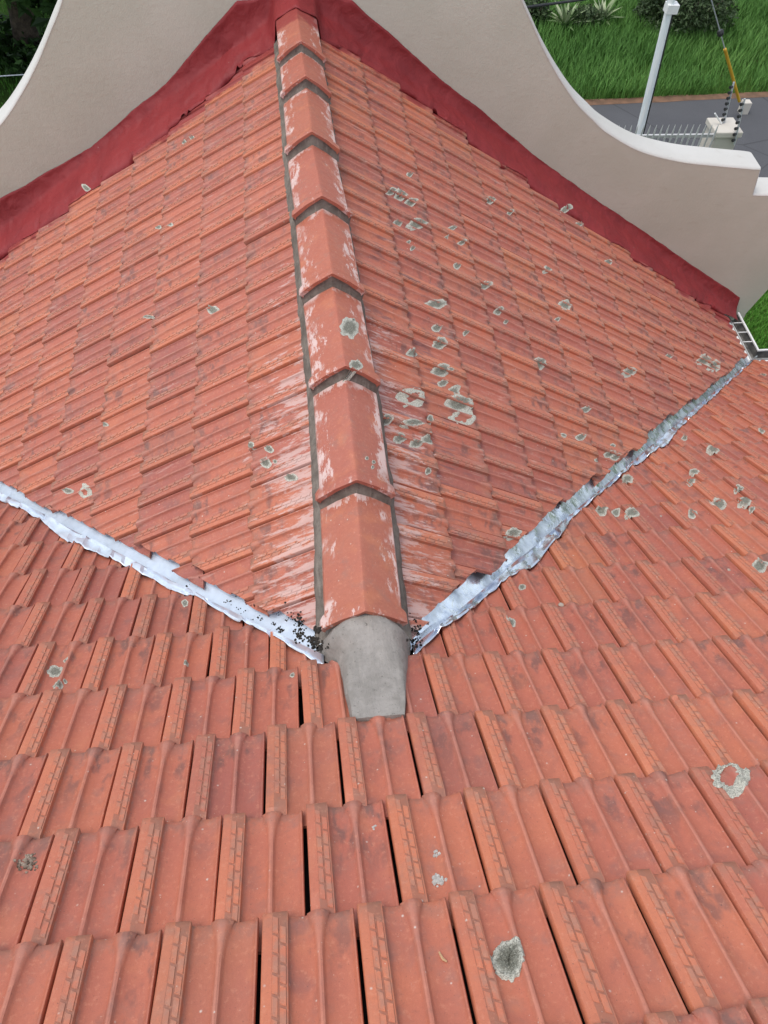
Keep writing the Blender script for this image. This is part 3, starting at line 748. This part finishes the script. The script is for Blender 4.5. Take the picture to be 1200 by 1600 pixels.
# ------------------------------------------------------------------ things growing and lying on the roof, set down by ray cast
bpy.context.view_layer.update(); DG = bpy.context.evaluated_depsgraph_get()
def hit(u, v):
    ok, loc, nor, idx, ob, mt = S.ray_cast(DG, Vector(CP), Vector(ray(u, v)).normalized())
    return (loc, nor, ob) if ok else None
def drop(p, n):
    ok, loc, nor, idx, ob, mt = S.ray_cast(DG, p + n * 0.06, -n, distance=0.14)
    return loc if ok else None
def region_normal(p):
    if p.y < abs(p.x) + 0.01: return Vector((0, SA, CA)), MAIN
    return (Vector((SA, 0, CA)) if p.x > 0 else Vector((-SA, 0, CA))), GABLE
NLICH = 0
def lichen(u, v, ru, rv_, ring=0.0, fuzz=0.20, thick=0.0025):
    global NLICH
    h = hit(u, v)
    if not h: return
    p, nor, ob = h; n, par = region_normal(p)
    if ob.name.startswith('ridge'): n = nor if nor.dot(Vector(ray(u, v))) < 0 else -nor; par = RIDGE
    # size in metres from the pixel size on this surface
    def onp(uu, vv):
        r = Vector(ray(uu, vv)); t = (p - Vector(CP)).dot(n) / r.dot(n); return Vector(CP) + r * t
    ax = onp(u + ru, v) - p; ay = onp(u, v + rv_) - p
    if ax.length > .3 or ay.length > .3: return
    nth = 56 if max(ru, rv_) > 25 else (30 if max(ru, rv_) > 9 else 18); nr = (10 if max(ru, rv_) > 25 else 5) if max(ru, rv_) > 9 else 3
    sd_ = NLICH * 3.7; vs, rad, fs = [], [], []
    for k_ in range(nr + 1):
        fr_ = ring + (1 - ring) * k_ / nr if ring else (k_ / nr)
        for a_ in range(nth):
            th = 2 * math.pi * a_ / nth
            rr = 1 + fuzz * 1.6 * N3(math.cos(th) * 1.1, math.sin(th) * 1.1, sd_, 1.3) + fuzz * .9 * N3(math.cos(th) * 3, math.sin(th) * 3, sd_, 1.6)
            if k_ == nr and max(ru, rv_) > 25: rr += random.uniform(-.10, .06)
            if ring and k_ == 0: rr = 1 + 0.5 * N3(math.cos(th) * 2, math.sin(th) * 2, sd_ + 5, 1.5)
            q = p + ax * (math.cos(th) * fr_ * rr) + ay * (math.sin(th) * fr_ * rr)
            g_ = drop(q, n)
            if g_ is None: g_ = q
            lift = thick * (0.45 + 0.9 * abs(N3(q.x, q.y, q.z, 70)) + (random.uniform(-.25, .5) if thick > .005 else 0)) if k_ < nr else 0.0006
            if ring and k_ == 0: lift = 0.0006
            vs.append(g_ + n * lift); rad.append(fr_ if not ring else 0.75 + .25 * fr_)
    for k_ in range(nr):
        for a_ in range(nth):
            b_ = (a_ + 1) % nth; fs.append((k_ * nth + a_, k_ * nth + b_, (k_ + 1) * nth + b_, (k_ + 1) * nth + a_))
    m = mesh('lichen_patch', vs, fs, M_LICH, True)
    at = m.attributes.new('rad', 'FLOAT', 'POINT'); at.data.foreach_set('value', np.array(rad, dtype=np.float32))
    o = obj('lichen_patch', m, par); o.matrix_parent_inverse = ZERO; NLICH += 1
MAINL = [(795, 1500, 28, 28, 0, .12, .007), (1138, 1214, 33, 26, .42, .2, .006), (87, 1050, 13, 8), (103, 1032, 4, 3), (90, 1067, 8, 6), (102, 1065, 3, 3), (1188, 883, 13, 9), (940, 795, 11, 7),
         (962, 801, 7, 5), (988, 801, 11, 7), (1083, 798, 8, 6), (1122, 788, 13, 9), (1165, 782, 11, 7), (980, 748, 10, 6), (1115, 701, 11, 6), (1085, 737, 8, 4), (1080, 750, 8, 5), (1152, 766, 6, 4),
         (1190, 672, 6, 4), (798, 973, 8, 6), (816, 918, 6, 4), (1175, 795, 5, 3), (1070, 684, 5, 3), (289, 943, 5, 5), (290, 1035, 4, 4), (457, 1055, 4, 3), (1157, 763, 5, 3), (1193, 585, 5, 3)]
GABL = [(613, 297, 6, 4), (628, 302, 9, 9), (641, 318, 9, 5), (652, 350, 14, 8), (622, 348, 7, 5), (641, 272, 5, 4), (768, 310, 9, 6), (797, 332, 4, 3), (884, 327, 7, 4), (904, 351, 7, 4), (950, 410, 6, 5),
        (857, 419, 7, 5), (715, 414, 5, 5), (683, 474, 17, 8), (682, 513, 7, 6), (685, 539, 10, 8), (644, 552, 9, 6), (688, 580, 12, 8), (705, 577, 4, 3), (691, 600, 7, 5), (647, 619, 21, 16, .3),
        (708, 612, 10, 8), (718, 630, 18, 12), (724, 652, 20, 13, .5), (758, 446, 9, 5), (779, 486, 6, 5), (791, 502, 3, 3), (729, 518, 4, 4), (843, 568, 10, 9), (882, 478, 10, 10), (672, 655, 5, 7),
        (648, 660, 17, 6), (625, 684, 9, 9), (651, 692, 10, 6), (670, 688, 11, 9), (605, 655, 8, 8), (803, 832, 11, 8), (668, 737, 4, 5), (957, 697, 4, 4), (950, 711, 7, 4), (961, 715, 6, 4), (933, 719, 4, 3),
        (914, 641, 7, 5), (982, 583, 10, 6), (1044, 557, 5, 4), (1103, 560, 11, 8), (1113, 574, 11, 9), (881, 680, 6, 5), (906, 684, 7, 5), (697, 372, 3, 3), (720, 380, 6, 3), (870, 500, 4, 3), (706, 357, 6, 3), (638, 379, 3, 3), (645, 387, 3, 3),
        (333, 485, 9, 7), (232, 495, 9, 3), (392, 696, 6, 5), (421, 702, 6, 6), (416, 723, 8, 8), (430, 721, 3, 3), (132, 768, 8, 13, .4), (107, 767, 8, 4), (135, 294, 5, 4), (287, 221, 4, 4), (300, 215, 4, 4), (265, 350, 5, 4), (247, 355, 6, 3), (163, 663, 5, 3), (455, 746, 9, 6)]
CAPL = [(547, 513, 16, 17), (556, 570, 11, 10), (552, 500, 3, 3), (573, 716, 3, 3), (584, 722, 3, 3), (582, 730, 3, 3)]
for q in MAINL + GABL + CAPL: lichen(*q)
print('LICHEN', NLICH)
def rubble(u, v, r, n, mat, seed, spread=1.0, flat=0.6):
    rr = random.Random(seed); mb = MB(); h = hit(u, v)
    if not h: return None, None
    p, _, _ = h; nn, _ = region_normal(p)
    for _ in range(n):
        uu, vv = u + rr.gauss(0, spread), v + rr.gauss(0, spread); q = hit(uu, vv)
        if not q: continue
        R_ = r * rr.uniform(0.35, 1.0)
        ic = bmesh.new(); bmesh.ops.create_icosphere(ic, subdivisions=1 if n > 8 else 2, radius=1.0)
        vs = [q[0] + nn * R_ * flat * 0.5 + Vector((w_.co.x, w_.co.y, w_.co.z * flat)) * R_ * (1 + 0.45 * noise.noise(w_.co * 1.7 + Vector((seed, _, 0)))) for w_ in ic.verts]
        fs = [tuple(x.index for x in f_.verts) for f_ in ic.faces]; ic.free(); mb.add(vs, fs)
    return mb, p
M_CRUMB = mat_simple('pale_mortar_crumb', (0.36, 0.34, 0.31), (0.52, 0.5, 0.46), 90, 0.95, 0.7, 260, bd=.004)
for (u, v, r, n, sp, nm, lb, ct, mt) in [
        (684, 1374, .0065, 44, 5, 'mortar_crumb', 'larger grey lump of dried mortar on a lower main roof tile', 'mortar lump', M_CRUMB),
        (682, 1336, .005, 16, 3, 'mortar_crumb', 'smaller grey mortar lump just behind the larger one', 'mortar lump', M_CRUMB),
        (584, 1294, .004, 9, 1.5, 'mortar_crumb', 'tiny lone grey mortar crumb in a pan left of the bigger lumps', 'mortar lump', M_CRUMB),
        (44, 1347, .006, 80, 7, 'dirt_clump', 'brown clump of moss and dirt beside a tile joint at lower left', 'dirt', mat_simple('brown_moss', (0.07, 0.045, 0.03), (0.33, 0.26, 0.2), 55, .95, .8, 200, bd=.004))]:
    mb, p = rubble(u, v, r, n, mt, int(u), sp)
    if mb: tag(mb.build(nm, mt), lb, ct)
M_CHIP = mat_simple('clay_chip', (0.55, 0.19, 0.11), (0.45, 0.15, 0.09), 60, .8); M_STONE = mat_simple('grey_stone', (0.30, 0.25, 0.20), (0.42, 0.36, 0.3), 60, .85)
for (u, v, r, fl_, nm, lb, ct, mt) in [(1055, 1092, .017, .3, 'clay_chip', 'round orange clay chip lying on a main roof tile at right', 'clay chip', M_CHIP), (1139, 891, .016, .35, 'stone_chip', 'flat brown stone chip below the pale lichen at far right', 'stone', M_STONE),
                                       (877, 946, .013, .45, 'stone_chip', 'small grey stone on the main roof right of the valley', 'stone', M_STONE), (1033, 807, .012, .4, 'stone_chip', 'tiny tan stone chip between the lichens near right valley', 'stone', M_STONE)]:
    mb, p = rubble(u, v, r, 1, mt, int(u), 0, fl_)
    if mb: tag(mb.build(nm, mt, None, True), lb, ct)
tp = [hit(u, v) for u, v in ((686, 1488), (689, 1494), (692, 1499), (698, 1503))]
if all(tp): tag(MB().tube([q[0] + Vector((0, 0, .004)) for q in tp], [.0022, .003, .0032, .002], 6).build('twig', mat_simple('dry_twig', (0.55, 0.36, 0.2), (0.45, 0.28, 0.15), 80, .8)), 'short dry tan twig lying in a tile pan near the bottom', 'twig')
# black dirt washed into the left valley
dv = MB()
for (u, v, r, n, sp) in [(470, 992, .0055, 70, 5), (440, 983, .005, 24, 3), (427, 976, .0045, 10, 2), (405, 966, .004, 12, 3.5), (490, 1000, .006, 60, 4), (499, 1010, .007, 50, 5), (497, 985, .007, 34, 3), (455, 962, .005, 16, 7), (468, 972, .007, 26, 5), (355, 943, .004, 8, 4), (293, 915, .004, 5, 2), (380, 952, .0035, 12, 9), (652, 985, .006, 22, 4), (650, 1002, .007, 26, 4), (646, 968, .005, 10, 3), (430, 955, .004, 10, 8)]:
    mb, _ = rubble(u, v, r, n, M_DIRT, int(u * 3 + v), sp, .7)
    if mb: dv.add(mb.v, mb.f)
tag(dv.build('valley_dirt', M_DIRT), 'black dirt crumbs washed up beside the mortar and in the left metal valley', 'dirt', kind='stuff')

# ------------------------------------------------------------------ street side: fence, pillar, pole, stay, cable
M_PILL = mat_plaster('pillar_paint', (0.56, 0.52, 0.45), (0.50, 0.46, 0.40), (0.4, 0.35, 0.28))
M_STEEL = mat_metal('galvanised_steel', (0.62, 0.64, 0.66), (0.5, 0.52, 0.55), .35, .55, .6)
M_BLACK = mat_simple('black_plastic', (0.012, 0.012, 0.013), (0.02, 0.02, 0.02), 20, .5)
FY = 10.9
M_FENCE = mat_simple('fence_paint', (0.5, 0.5, 0.49), (0.42, 0.42, 0.41), 8, .6, .1)
pa, pb = at_y(1118, 212, FY), at_y(1160, 212, FY)
px, pw = (pa[0] + pb[0]) / 2, (pb[0] - pa[0])
ptop = at_y(1138, 207, FY)[2]
GP = empty('gate_pillar', (px, FY, GROUND)); tag(GP, 'cream plastered gate pillar with overhanging square cap beside the street', 'pillar')
MB().box((0, pw / 2, (ptop - .1 - GROUND) / 2), (pw * .84, pw * .84, ptop - .1 - GROUND)).build('shaft', M_PILL, GP)
cb = MB().box((0, pw / 2, ptop - .05 - GROUND), (pw, pw, .10)).build('cap', M_PILL, GP); cb.modifiers.new('b', 'BEVEL').width = .012
# palisade fence
rz = at_y(1060, 213, FY)[2]; x0f, x1f = 3.2, px - pw * .46
FN = empty('palisade_fence', ((x0f + x1f) / 2, FY, GROUND)); tag(FN, 'white steel palisade fence with pointed pales behind the parapet', 'fence')
cx = (x0f + x1f) / 2
for zz in (rz - GROUND - .02, 0.45): MB().box((0, FY + .05 - FY, zz), (x1f - x0f, .04, .05)).build('rail', M_FENCE, FN)
pale = mesh('pale', *(lambda q: (q.v, q.f))(MB().add([(-.012, -.004, .08), (.012, -.004, .08), (.012, -.004, rz - GROUND + .10), (0, -.004, rz - GROUND + .20), (-.012, -.004, rz - GROUND + .10), (-.012, .008, .08), (.012, .008, .08), (.012, .008, rz - GROUND + .10), (0, .008, rz - GROUND + .20), (-.012, .008, rz - GROUND + .10)],
            [(0, 1, 2, 3, 4), (9, 8, 7, 6, 5), (0, 5, 6, 1), (1, 6, 7, 2), (2, 7, 8, 3), (3, 8, 9, 4), (4, 9, 5, 0)])), M_FENCE)
x = x0f + .06
while x < x1f - .03:
    o = obj('pale', pale, FN); o.location = (x - cx, 0, 0); x += 0.105
# leaning electric-fence posts with black insulators
def epost(u0, v0, u1, v1, y, lb):
    a_ = Vector(at_y(u0, v0, y)); b_ = Vector(at_y(u1, v1, y)) + Vector((0, .12, 0))
    E_ = empty('electric_fence_post', a_); tag(E_, lb, 'fence post', 'electric fence posts on the pillar')
    MB().tube([Vector((0, 0, 0)), b_ - a_], .016, 6).build('post', M_STEEL, E_)
    for k_ in range(7):
        c_ = (b_ - a_) * (.12 + .13 * k_) + Vector((-.02, -.02, 0)); MB().tube([c_, c_ + Vector((-.045, -.02, .0))], [.022, .026], 8).build('insulator', M_BLACK, E_)
    return a_, b_
e1 = epost(1131, 193, 1151, 134, FY + .30, 'left electric fence post with black insulators behind the pillar cap')
e2 = epost(1147, 226, 1168, 160, FY - .02, 'right electric fence post with black insulators in front of the pillar cap')
a_, b_ = Vector(at_y(1127, 193, FY + .25)), Vector(at_y(1117, 177, FY + .25))
tag(MB().tube([a_, b_], .014, 6).build('steel_rod', M_GUT), 'short white steel rod leaning out of the pillar cap', 'rod')
# pole
PY = 13.2
b_, t_ = Vector(at_y(1000, 205, PY)), Vector(at_y(1047, 10, PY)); dr = (t_ - b_).normalized()
foot = b_ + dr * ((GROUND - b_.z) / dr.z); topz = foot + dr * 7.6
UP = empty('utility_pole', foot); tag(UP, 'slim pale grey utility pole standing at the road edge', 'pole')
k = NT('pole_paint'); P = k.pos(); c = k.mix(k.step(k.noise(k.map(P, (20, 20, 1.5)), 1.0, 4), .4, .65), (0.74, 0.80, 0.80), (0.84, 0.86, 0.84)); M_POLE = k.done(c, .6)
MB().tube([Vector((0, 0, -.1)), topz - foot], [.072, .056], 10).build('shaft', M_POLE, UP, True)
L_ = (topz - foot)
for q in np.arange(0.06, 0.98, 0.055):
    MB().tube([L_ * q, L_ * (q + .0022)], .069 - .012 * q, 10).build('band', M_STEEL, UP)
tclamp = (Vector(at_y(1049, 12, PY)) - foot)
MB().box(tclamp, (.20, .18, .14)).build('clamp', M_GUT, UP)
MB().tube([L_ * .02 + Vector((.08, 0, 0)), L_ * .35 + Vector((.075, -.02, 0))], .014, 6).build('conduit', M_BLACK, UP)
MB().box(L_ + Vector((0, 0, -.3)), (1.1, .08, .09)).build('crossarm', M_STEEL, UP)
# stay wire
anc = Vector(at_z(1160, 176, GROUND)); ST = empty('stay_wire', anc); tag(ST, 'guy wire with yellow sleeve anchored near the far road edge', 'guy wire')
qs = [abs(project(foot + L_ * t)[1] + 120) for t in np.linspace(.3, 1, 141)]
tops = foot + L_ * (.3 + .7 * int(np.argmin(qs)) / 140); dv_ = (tops - anc)
def on_stay(u, v):            # nearest point of the wire to the line of sight
    r = Vector(ray(u, v)); w0 = anc - Vector(CP); a1 = dv_.dot(dv_); b1 = dv_.dot(r); c1 = r.dot(r); d1 = dv_.dot(w0); e1_ = r.dot(w0)
    return max(0, min(1, (b1 * e1_ - c1 * d1) / (a1 * c1 - b1 * b1)))
s1_, s2_, s3_ = on_stay(1156, 158), on_stay(1120, 83), on_stay(1109, 60)
MB().tube([Vector((0, 0, 0)), dv_], .011, 6).build('wire', M_STEEL, ST)
MB().tube([dv_ * s1_, dv_ * s2_], .03, 8).build('sleeve', mat_simple('yellow_plastic', (0.62, 0.36, 0.015), (0.55, 0.3, 0.01), 6, .5), ST)
MB().tube([dv_ * (s3_ - .012), dv_ * (s3_ - .006), dv_ * (s3_ + .006), dv_ * (s3_ + .012)], [.03, .062, .062, .03], 8).build('insulator', M_BLACK, ST)
MB().box((0, 0, .11), (.17, .16, .26)).build('anchor_block', M_PILL, ST)
# overhead cable from the pole to the back of the parapet
c0 = Vector(at_y(905, 0, PY - .3)); c1 = Vector(at_y(818, 12, PY - .9)); st_ = c0 + (c0 - c1) * 1.5; en = c1 + (c1 - c0) * 3.0
tag(MB().tube([st_ + Vector((0, 0, .02)), c0, c1, c1 + (en - c1) * .5, en], .022, 6).build('overhead_cable', M_BLACK), 'black overhead cable crossing behind the parapet above the field', 'cable')
wl = Vector(at_z(0, 119, GROUND + .5)); wr_ = Vector(at_z(60, 115, GROUND + .5))
tag(MB().tube([wl + (wl - wr_) * 3, wl, wr_, wr_ + (wr_ - wl) * 4], .012, 5).build('fence_wire', M_STEEL), 'thin pale wire strung in front of the dark tree trunk', 'wire')

# ------------------------------------------------------------------ vegetation
def blades(name, pts, hmin, hmax, wid, mat, lean=.45, seg=3):
    n = len(pts); ang = rng.uniform(0, 2 * np.pi, n); h = rng.uniform(hmin, hmax, n) * (0.75 + 0.5 * rng.random(n)); la = rng.uniform(.1, lean, n) * h; wd = wid * rng.uniform(.6, 1.3, n)
    dx, dy = np.cos(ang), np.sin(ang); sx, sy = -dy, dx
    V = np.zeros((n, 2 * seg + 1, 3), np.float32)
    for k_ in range(seg):
        t = k_ / seg; w_ = wd * (1 - t * .75) / 2; ox = la * t * t; z = h * (t - .18 * t * t)
        for j, sg in enumerate((-1, 1)):
            V[:, 2 * k_ + j, 0] = pts[:, 0] + dx * ox + sx * w_ * sg; V[:, 2 * k_ + j, 1] = pts[:, 1] + dy * ox + sy * w_ * sg; V[:, 2 * k_ + j, 2] = pts[:, 2] + z
    V[:, 2 * seg, 0] = pts[:, 0] + dx * la; V[:, 2 * seg, 1] = pts[:, 1] + dy * la; V[:, 2 * seg, 2] = pts[:, 2] + h * .82
    nv = 2 * seg + 1; tris = []
    for k_ in range(seg - 1): tris += [(2 * k_, 2 * k_ + 1, 2 * k_ + 3), (2 * k_, 2 * k_ + 3, 2 * k_ + 2)]
    tris.append((2 * seg - 2, 2 * seg - 1, 2 * seg)); tris = np.array(tris)
    F = (np.arange(n)[:, None, None] * nv + tris[None]).reshape(-1, 3).astype(np.int32)
    m = bpy.data.meshes.new(name); m.vertices.add(n * nv); m.vertices.foreach_set('co', V.ravel())
    m.loops.add(F.size); m.loops.foreach_set('vertex_index', F.ravel()); m.polygons.add(len(F)); m.polygons.foreach_set('loop_start', np.arange(0, F.size, 3, dtype=np.int32))
    m.update(calc_edges=True); m.materials.append(mat)
    at = m.attributes.new('rnd', 'FLOAT', 'POINT'); clump = np.array([0.5 + 0.5 * N3(p[0], p[1], 0, .55) for p in pts])
    at.data.foreach_set('value', np.repeat(np.clip(.55 * clump + .45 * rng.random(n), 0, 1), nv).astype(np.float32))
    return m
M_GRASS = mat_leaf('tall_grass', (0.045, 0.12, 0.022), (0.095, 0.225, 0.042), (0.19, 0.34, 0.085))
M_LAWN = mat_leaf('lawn_grass', (0.055, 0.165, 0.02), (0.09, 0.25, 0.03), (0.15, 0.34, 0.055))
# tall grass field beyond the road
n = 190000; X = rng.uniform(1.8, 17.0, n); Y = rng.uniform(15.15, 27.0, n) ; keep = Y > road_edge(X) + 0.12
X, Y = X[keep], Y[keep]; dens = np.array([N3(x, y, 3, .9) for x, y in zip(X, Y)]); keep = dens + rng.uniform(-.5, .5, len(X)) > -.45; X, Y = X[keep], Y[keep]
pts = np.stack([X, Y, np.full(len(X), GROUND)], 1)
o = obj('tall_grass', blades('tall_grass', pts, .22, .44, .015, M_GRASS, .6)); tag(o, 'tall green grass covering the field beyond the road', 'grass', kind='stuff')
n = 60000; X = rng.uniform(5.2, 10.0, n); Y = rng.uniform(5.0, 10.2, n); pts = np.stack([X, Y, np.full(n, GROUND)], 1)
o = obj('lawn_grass', blades('lawn_grass', pts, .05, .12, .014, M_LAWN)); tag(o, 'short bright green lawn below the white gutter', 'grass', kind='stuff')
n = 26000; X = rng.uniform(-11, -1.0, n); Y = rng.uniform(12.0, 22.0, n); pts = np.stack([X, Y, np.full(n, GROUND)], 1)
o = obj('garden_grass', blades('garden_grass', pts, .06, .16, .018, M_LAWN)); tag(o, 'shaded lawn round the dark tree behind the parapet', 'grass', kind='stuff')
def leaves(name, centres, rads, count, size, mat, parent, seed, shell=.55):
    r = np.random.default_rng(seed); V = []; F = []; A = []
    for c_, R_ in zip(centres, rads):
        k_ = int(count * R_[0] * R_[1] / (rads[0][0] * rads[0][1]) + 20)
        d_ = r.normal(size=(k_, 3)); d_ /= np.linalg.norm(d_, axis=1, keepdims=True); rad = r.uniform(shell, 1.05, k_) ** .7
        p = np.array(c_) + d_ * rad[:, None] * np.array(R_)
        for q in p:
            t = r.normal(size=3); t /= np.linalg.norm(t); b_ = np.cross(t, r.normal(size=3)); b_ /= np.linalg.norm(b_); s_ = size * r.uniform(.6, 1.4); i0 = len(V)
            nn_ = np.cross(t, b_)
            V += [q - t * s_, q - b_ * s_ * .42 + nn_ * s_ * .12, q + t * s_, q + b_ * s_ * .42 + nn_ * s_ * .12]; F += [(i0, i0 + 1, i0 + 2, i0 + 3)]; A += [min(1, max(0, r.normal(.45, .22)))] * 4
    m = mesh(name, V, F, mat); at = m.attributes.new('rnd', 'FLOAT', 'POINT'); at.data.foreach_set('value', np.array(A, dtype=np.float32))
    o = obj(name, m, parent); return o
M_DKLEAF = mat_leaf('dark_leaves', (0.010, 0.028, 0.006), (0.024, 0.062, 0.012), (0.06, 0.14, 0.025))
M_BUSH = mat_leaf('grey_bush_leaves', (0.018, 0.035, 0.012), (0.045, 0.075, 0.026), (0.085, 0.115, 0.055))
M_AGAVE = mat_leaf('agave_leaves', (0.12, 0.19, 0.07), (0.24, 0.30, 0.16), (0.42, 0.46, 0.30))
M_BARK = mat_simple('bark', (0.05, 0.036, 0.026), (0.10, 0.075, 0.055), 9, .95, .9, 26, bd=.04)
# tree at left
tb = Vector(at_z(52, 96, GROUND)); TR = empty('garden_tree', tb); tag(TR, 'dark broadleaf tree with thick trunk behind the left of the parapet', 'tree')
tk = MB().tube([(0, 0, -.1), (.02, 0, .5), (.08, .03, 1.3), (.02, .1, 2.3), (.1, .1, 3.4)], [.36, .27, .23, .2, .14], 12)
for q in range(6):
    th = q * 1.05; tk.tube([(.05, .06, 1.5 + q * .2), (.9 * math.cos(th), .9 * math.sin(th), 2.3 + .2 * q), (2.0 * math.cos(th), 2.0 * math.sin(th), 2.9 + .25 * q)], [.12, .08, .03], 7)
tk.build('trunk', M_BARK, TR, True)
cc = [(0, 0, 3.2)] + [(2.1 * math.cos(t), 2.1 * math.sin(t), 2.6 + .5 * math.sin(3 * t)) for t in np.arange(0, 6.28, .7)] + [(1.1 * math.cos(t), 1.1 * math.sin(t), 4.1) for t in np.arange(0, 6.28, 1.2)]
leaves('crown', cc, [(1.5, 1.5, 1.2)] + [(1.25, 1.25, .95)] * (len(cc) - 1), 1300, .15, M_DKLEAF, TR, 5)
for (u, v, R_, sd_, lb) in ((18, 96, .75, 3, 'low dark shrub left of the garden tree trunk'), (78, 118, .6, 9, 'low dark shrub right of the garden tree trunk')):
    sb = Vector(at_z(u, v, GROUND)); E_ = empty('dark_shrub', sb); tag(E_, lb, 'shrub', 'shrubs under the garden tree')
    leaves('foliage', [(0, 0, R_ * .5), (R_ * .6, .1, R_ * .4), (-R_ * .6, .1, R_ * .4)], [(R_, R_, R_ * .6)] * 3, 350, .09, M_DKLEAF, E_, sd_, .2)
    MB().tube([(0, 0, 0), (.05, 0, R_ * .6)], [.04, .02], 6).build('stem', M_BARK, E_)
# bushes in the field
def bush(name, u, v, R_, h, cnt_, lb, mat, seed, size=.05):
    b_ = Vector(at_z(u, v, GROUND)); E_ = empty(name, b_); tag(E_, lb, 'bush')
    cs = [(0, 0, h * .5)] + [(R_ * .55 * math.cos(t), R_ * .45 * math.sin(t), h * (.38 + .22 * math.sin(5 * t))) for t in np.arange(0, 6.2, 1.05)]
    leaves('foliage', cs, [(R_ * .6, R_ * .55, h * .52)] + [(R_ * .5, R_ * .45, h * .42)] * (len(cs) - 1), cnt_, size, mat, E_, seed, .3)
    st = MB()
    for q in range(7): th = q * .9; st.tube([(0, 0, 0), (.3 * R_ * math.cos(th), .3 * R_ * math.sin(th), h * .4), (.7 * R_ * math.cos(th), .6 * R_ * math.sin(th), h * .8)], [.03, .02, .008], 5)
    st.build('stem', M_BARK, E_); return E_
bush('field_bush', 1066, 50, 1.12, 1.15, 900, 'large grey green bush in the field behind the pole', M_BUSH, 21)
fb_ = bush('flowering_bush', 1018, 38, .5, .8, 420, 'small bush with white flowers left of the pole', M_BUSH, 33)
fl = MB(); r = random.Random(4)
for q in range(46):
    th = r.uniform(0, 6.28); ph = r.uniform(.2, 1.5); c_ = Vector((.5 * math.cos(th) * math.cos(ph), .48 * math.sin(th) * math.cos(ph) - .1, .45 + .5 * math.sin(ph))); s_ = .028
    fl.add([c_ + Vector((-s_, 0, 0)), c_ + Vector((0, -s_, .01)), c_ + Vector((s_, 0, 0)), c_ + Vector((0, s_, .01)), c_ + Vector((0, 0, s_))], [(0, 1, 4), (1, 2, 4), (2, 3, 4), (3, 0, 4)])
fl.build('flowers', M_COPE, fb_)['kind'] = 'stuff'
bush('leafy_sapling', 1117, 32, .22, .9, 90, 'light green broad leaved sapling at the right edge of the bush', mat_leaf('sapling_leaves', (0.09, 0.2, 0.03), (0.14, 0.3, 0.05), (0.2, 0.38, 0.08)), 41, .11)
def agave(u, v, R_, lb, seed):
    b_ = Vector(at_z(u, v, GROUND)); E_ = empty('agave', b_); tag(E_, lb, 'plant', 'spiky plants in the field'); r = random.Random(seed)
    for q in range(24):
        th = q * 2.4; el = .25 + 1.0 * (q / 24); L = R_ * r.uniform(.8, 1.15); d_ = Vector((math.cos(th) * math.cos(el), math.sin(th) * math.cos(el), math.sin(el))); sd_ = Vector((-math.sin(th), math.cos(th), 0)); w_ = .035
        dr_ = Vector((0, 0, -.12 * R_)); q0, q1, q2 = Vector((0, 0, .12)), Vector((0, 0, .12)) + d_ * L * .5, Vector((0, 0, .12)) + d_ * L + dr_
        m = mesh('leaf', [q0 - sd_ * w_, q0 + sd_ * w_, q1 + sd_ * w_ * 1.2, q2, q1 - sd_ * w_ * 1.2, q1 - Vector((0, 0, .03))], [(0, 5, 4), (0, 1, 5), (1, 2, 5), (5, 2, 3), (5, 3, 4)], M_AGAVE)
        at = m.attributes.new('rnd', 'FLOAT', 'POINT'); at.data.foreach_set('value', np.full(6, r.random(), np.float32)); obj('leaf', m, E_)
agave(880, 48, .62, 'pale spiky plant in the field, left of the pair', 3); agave(938, 40, .62, 'pale spiky plant in the field, right of the pair nearer the pole', 8)
bush('low_weed', 908, 42, .55, .5, 260, 'low dark weed clump between the two spiky plants', M_BUSH, 51)
bush('low_weed', 826, 40, .5, .7, 240, 'dark weed clump beside the parapet edge in the field', M_BUSH, 55)
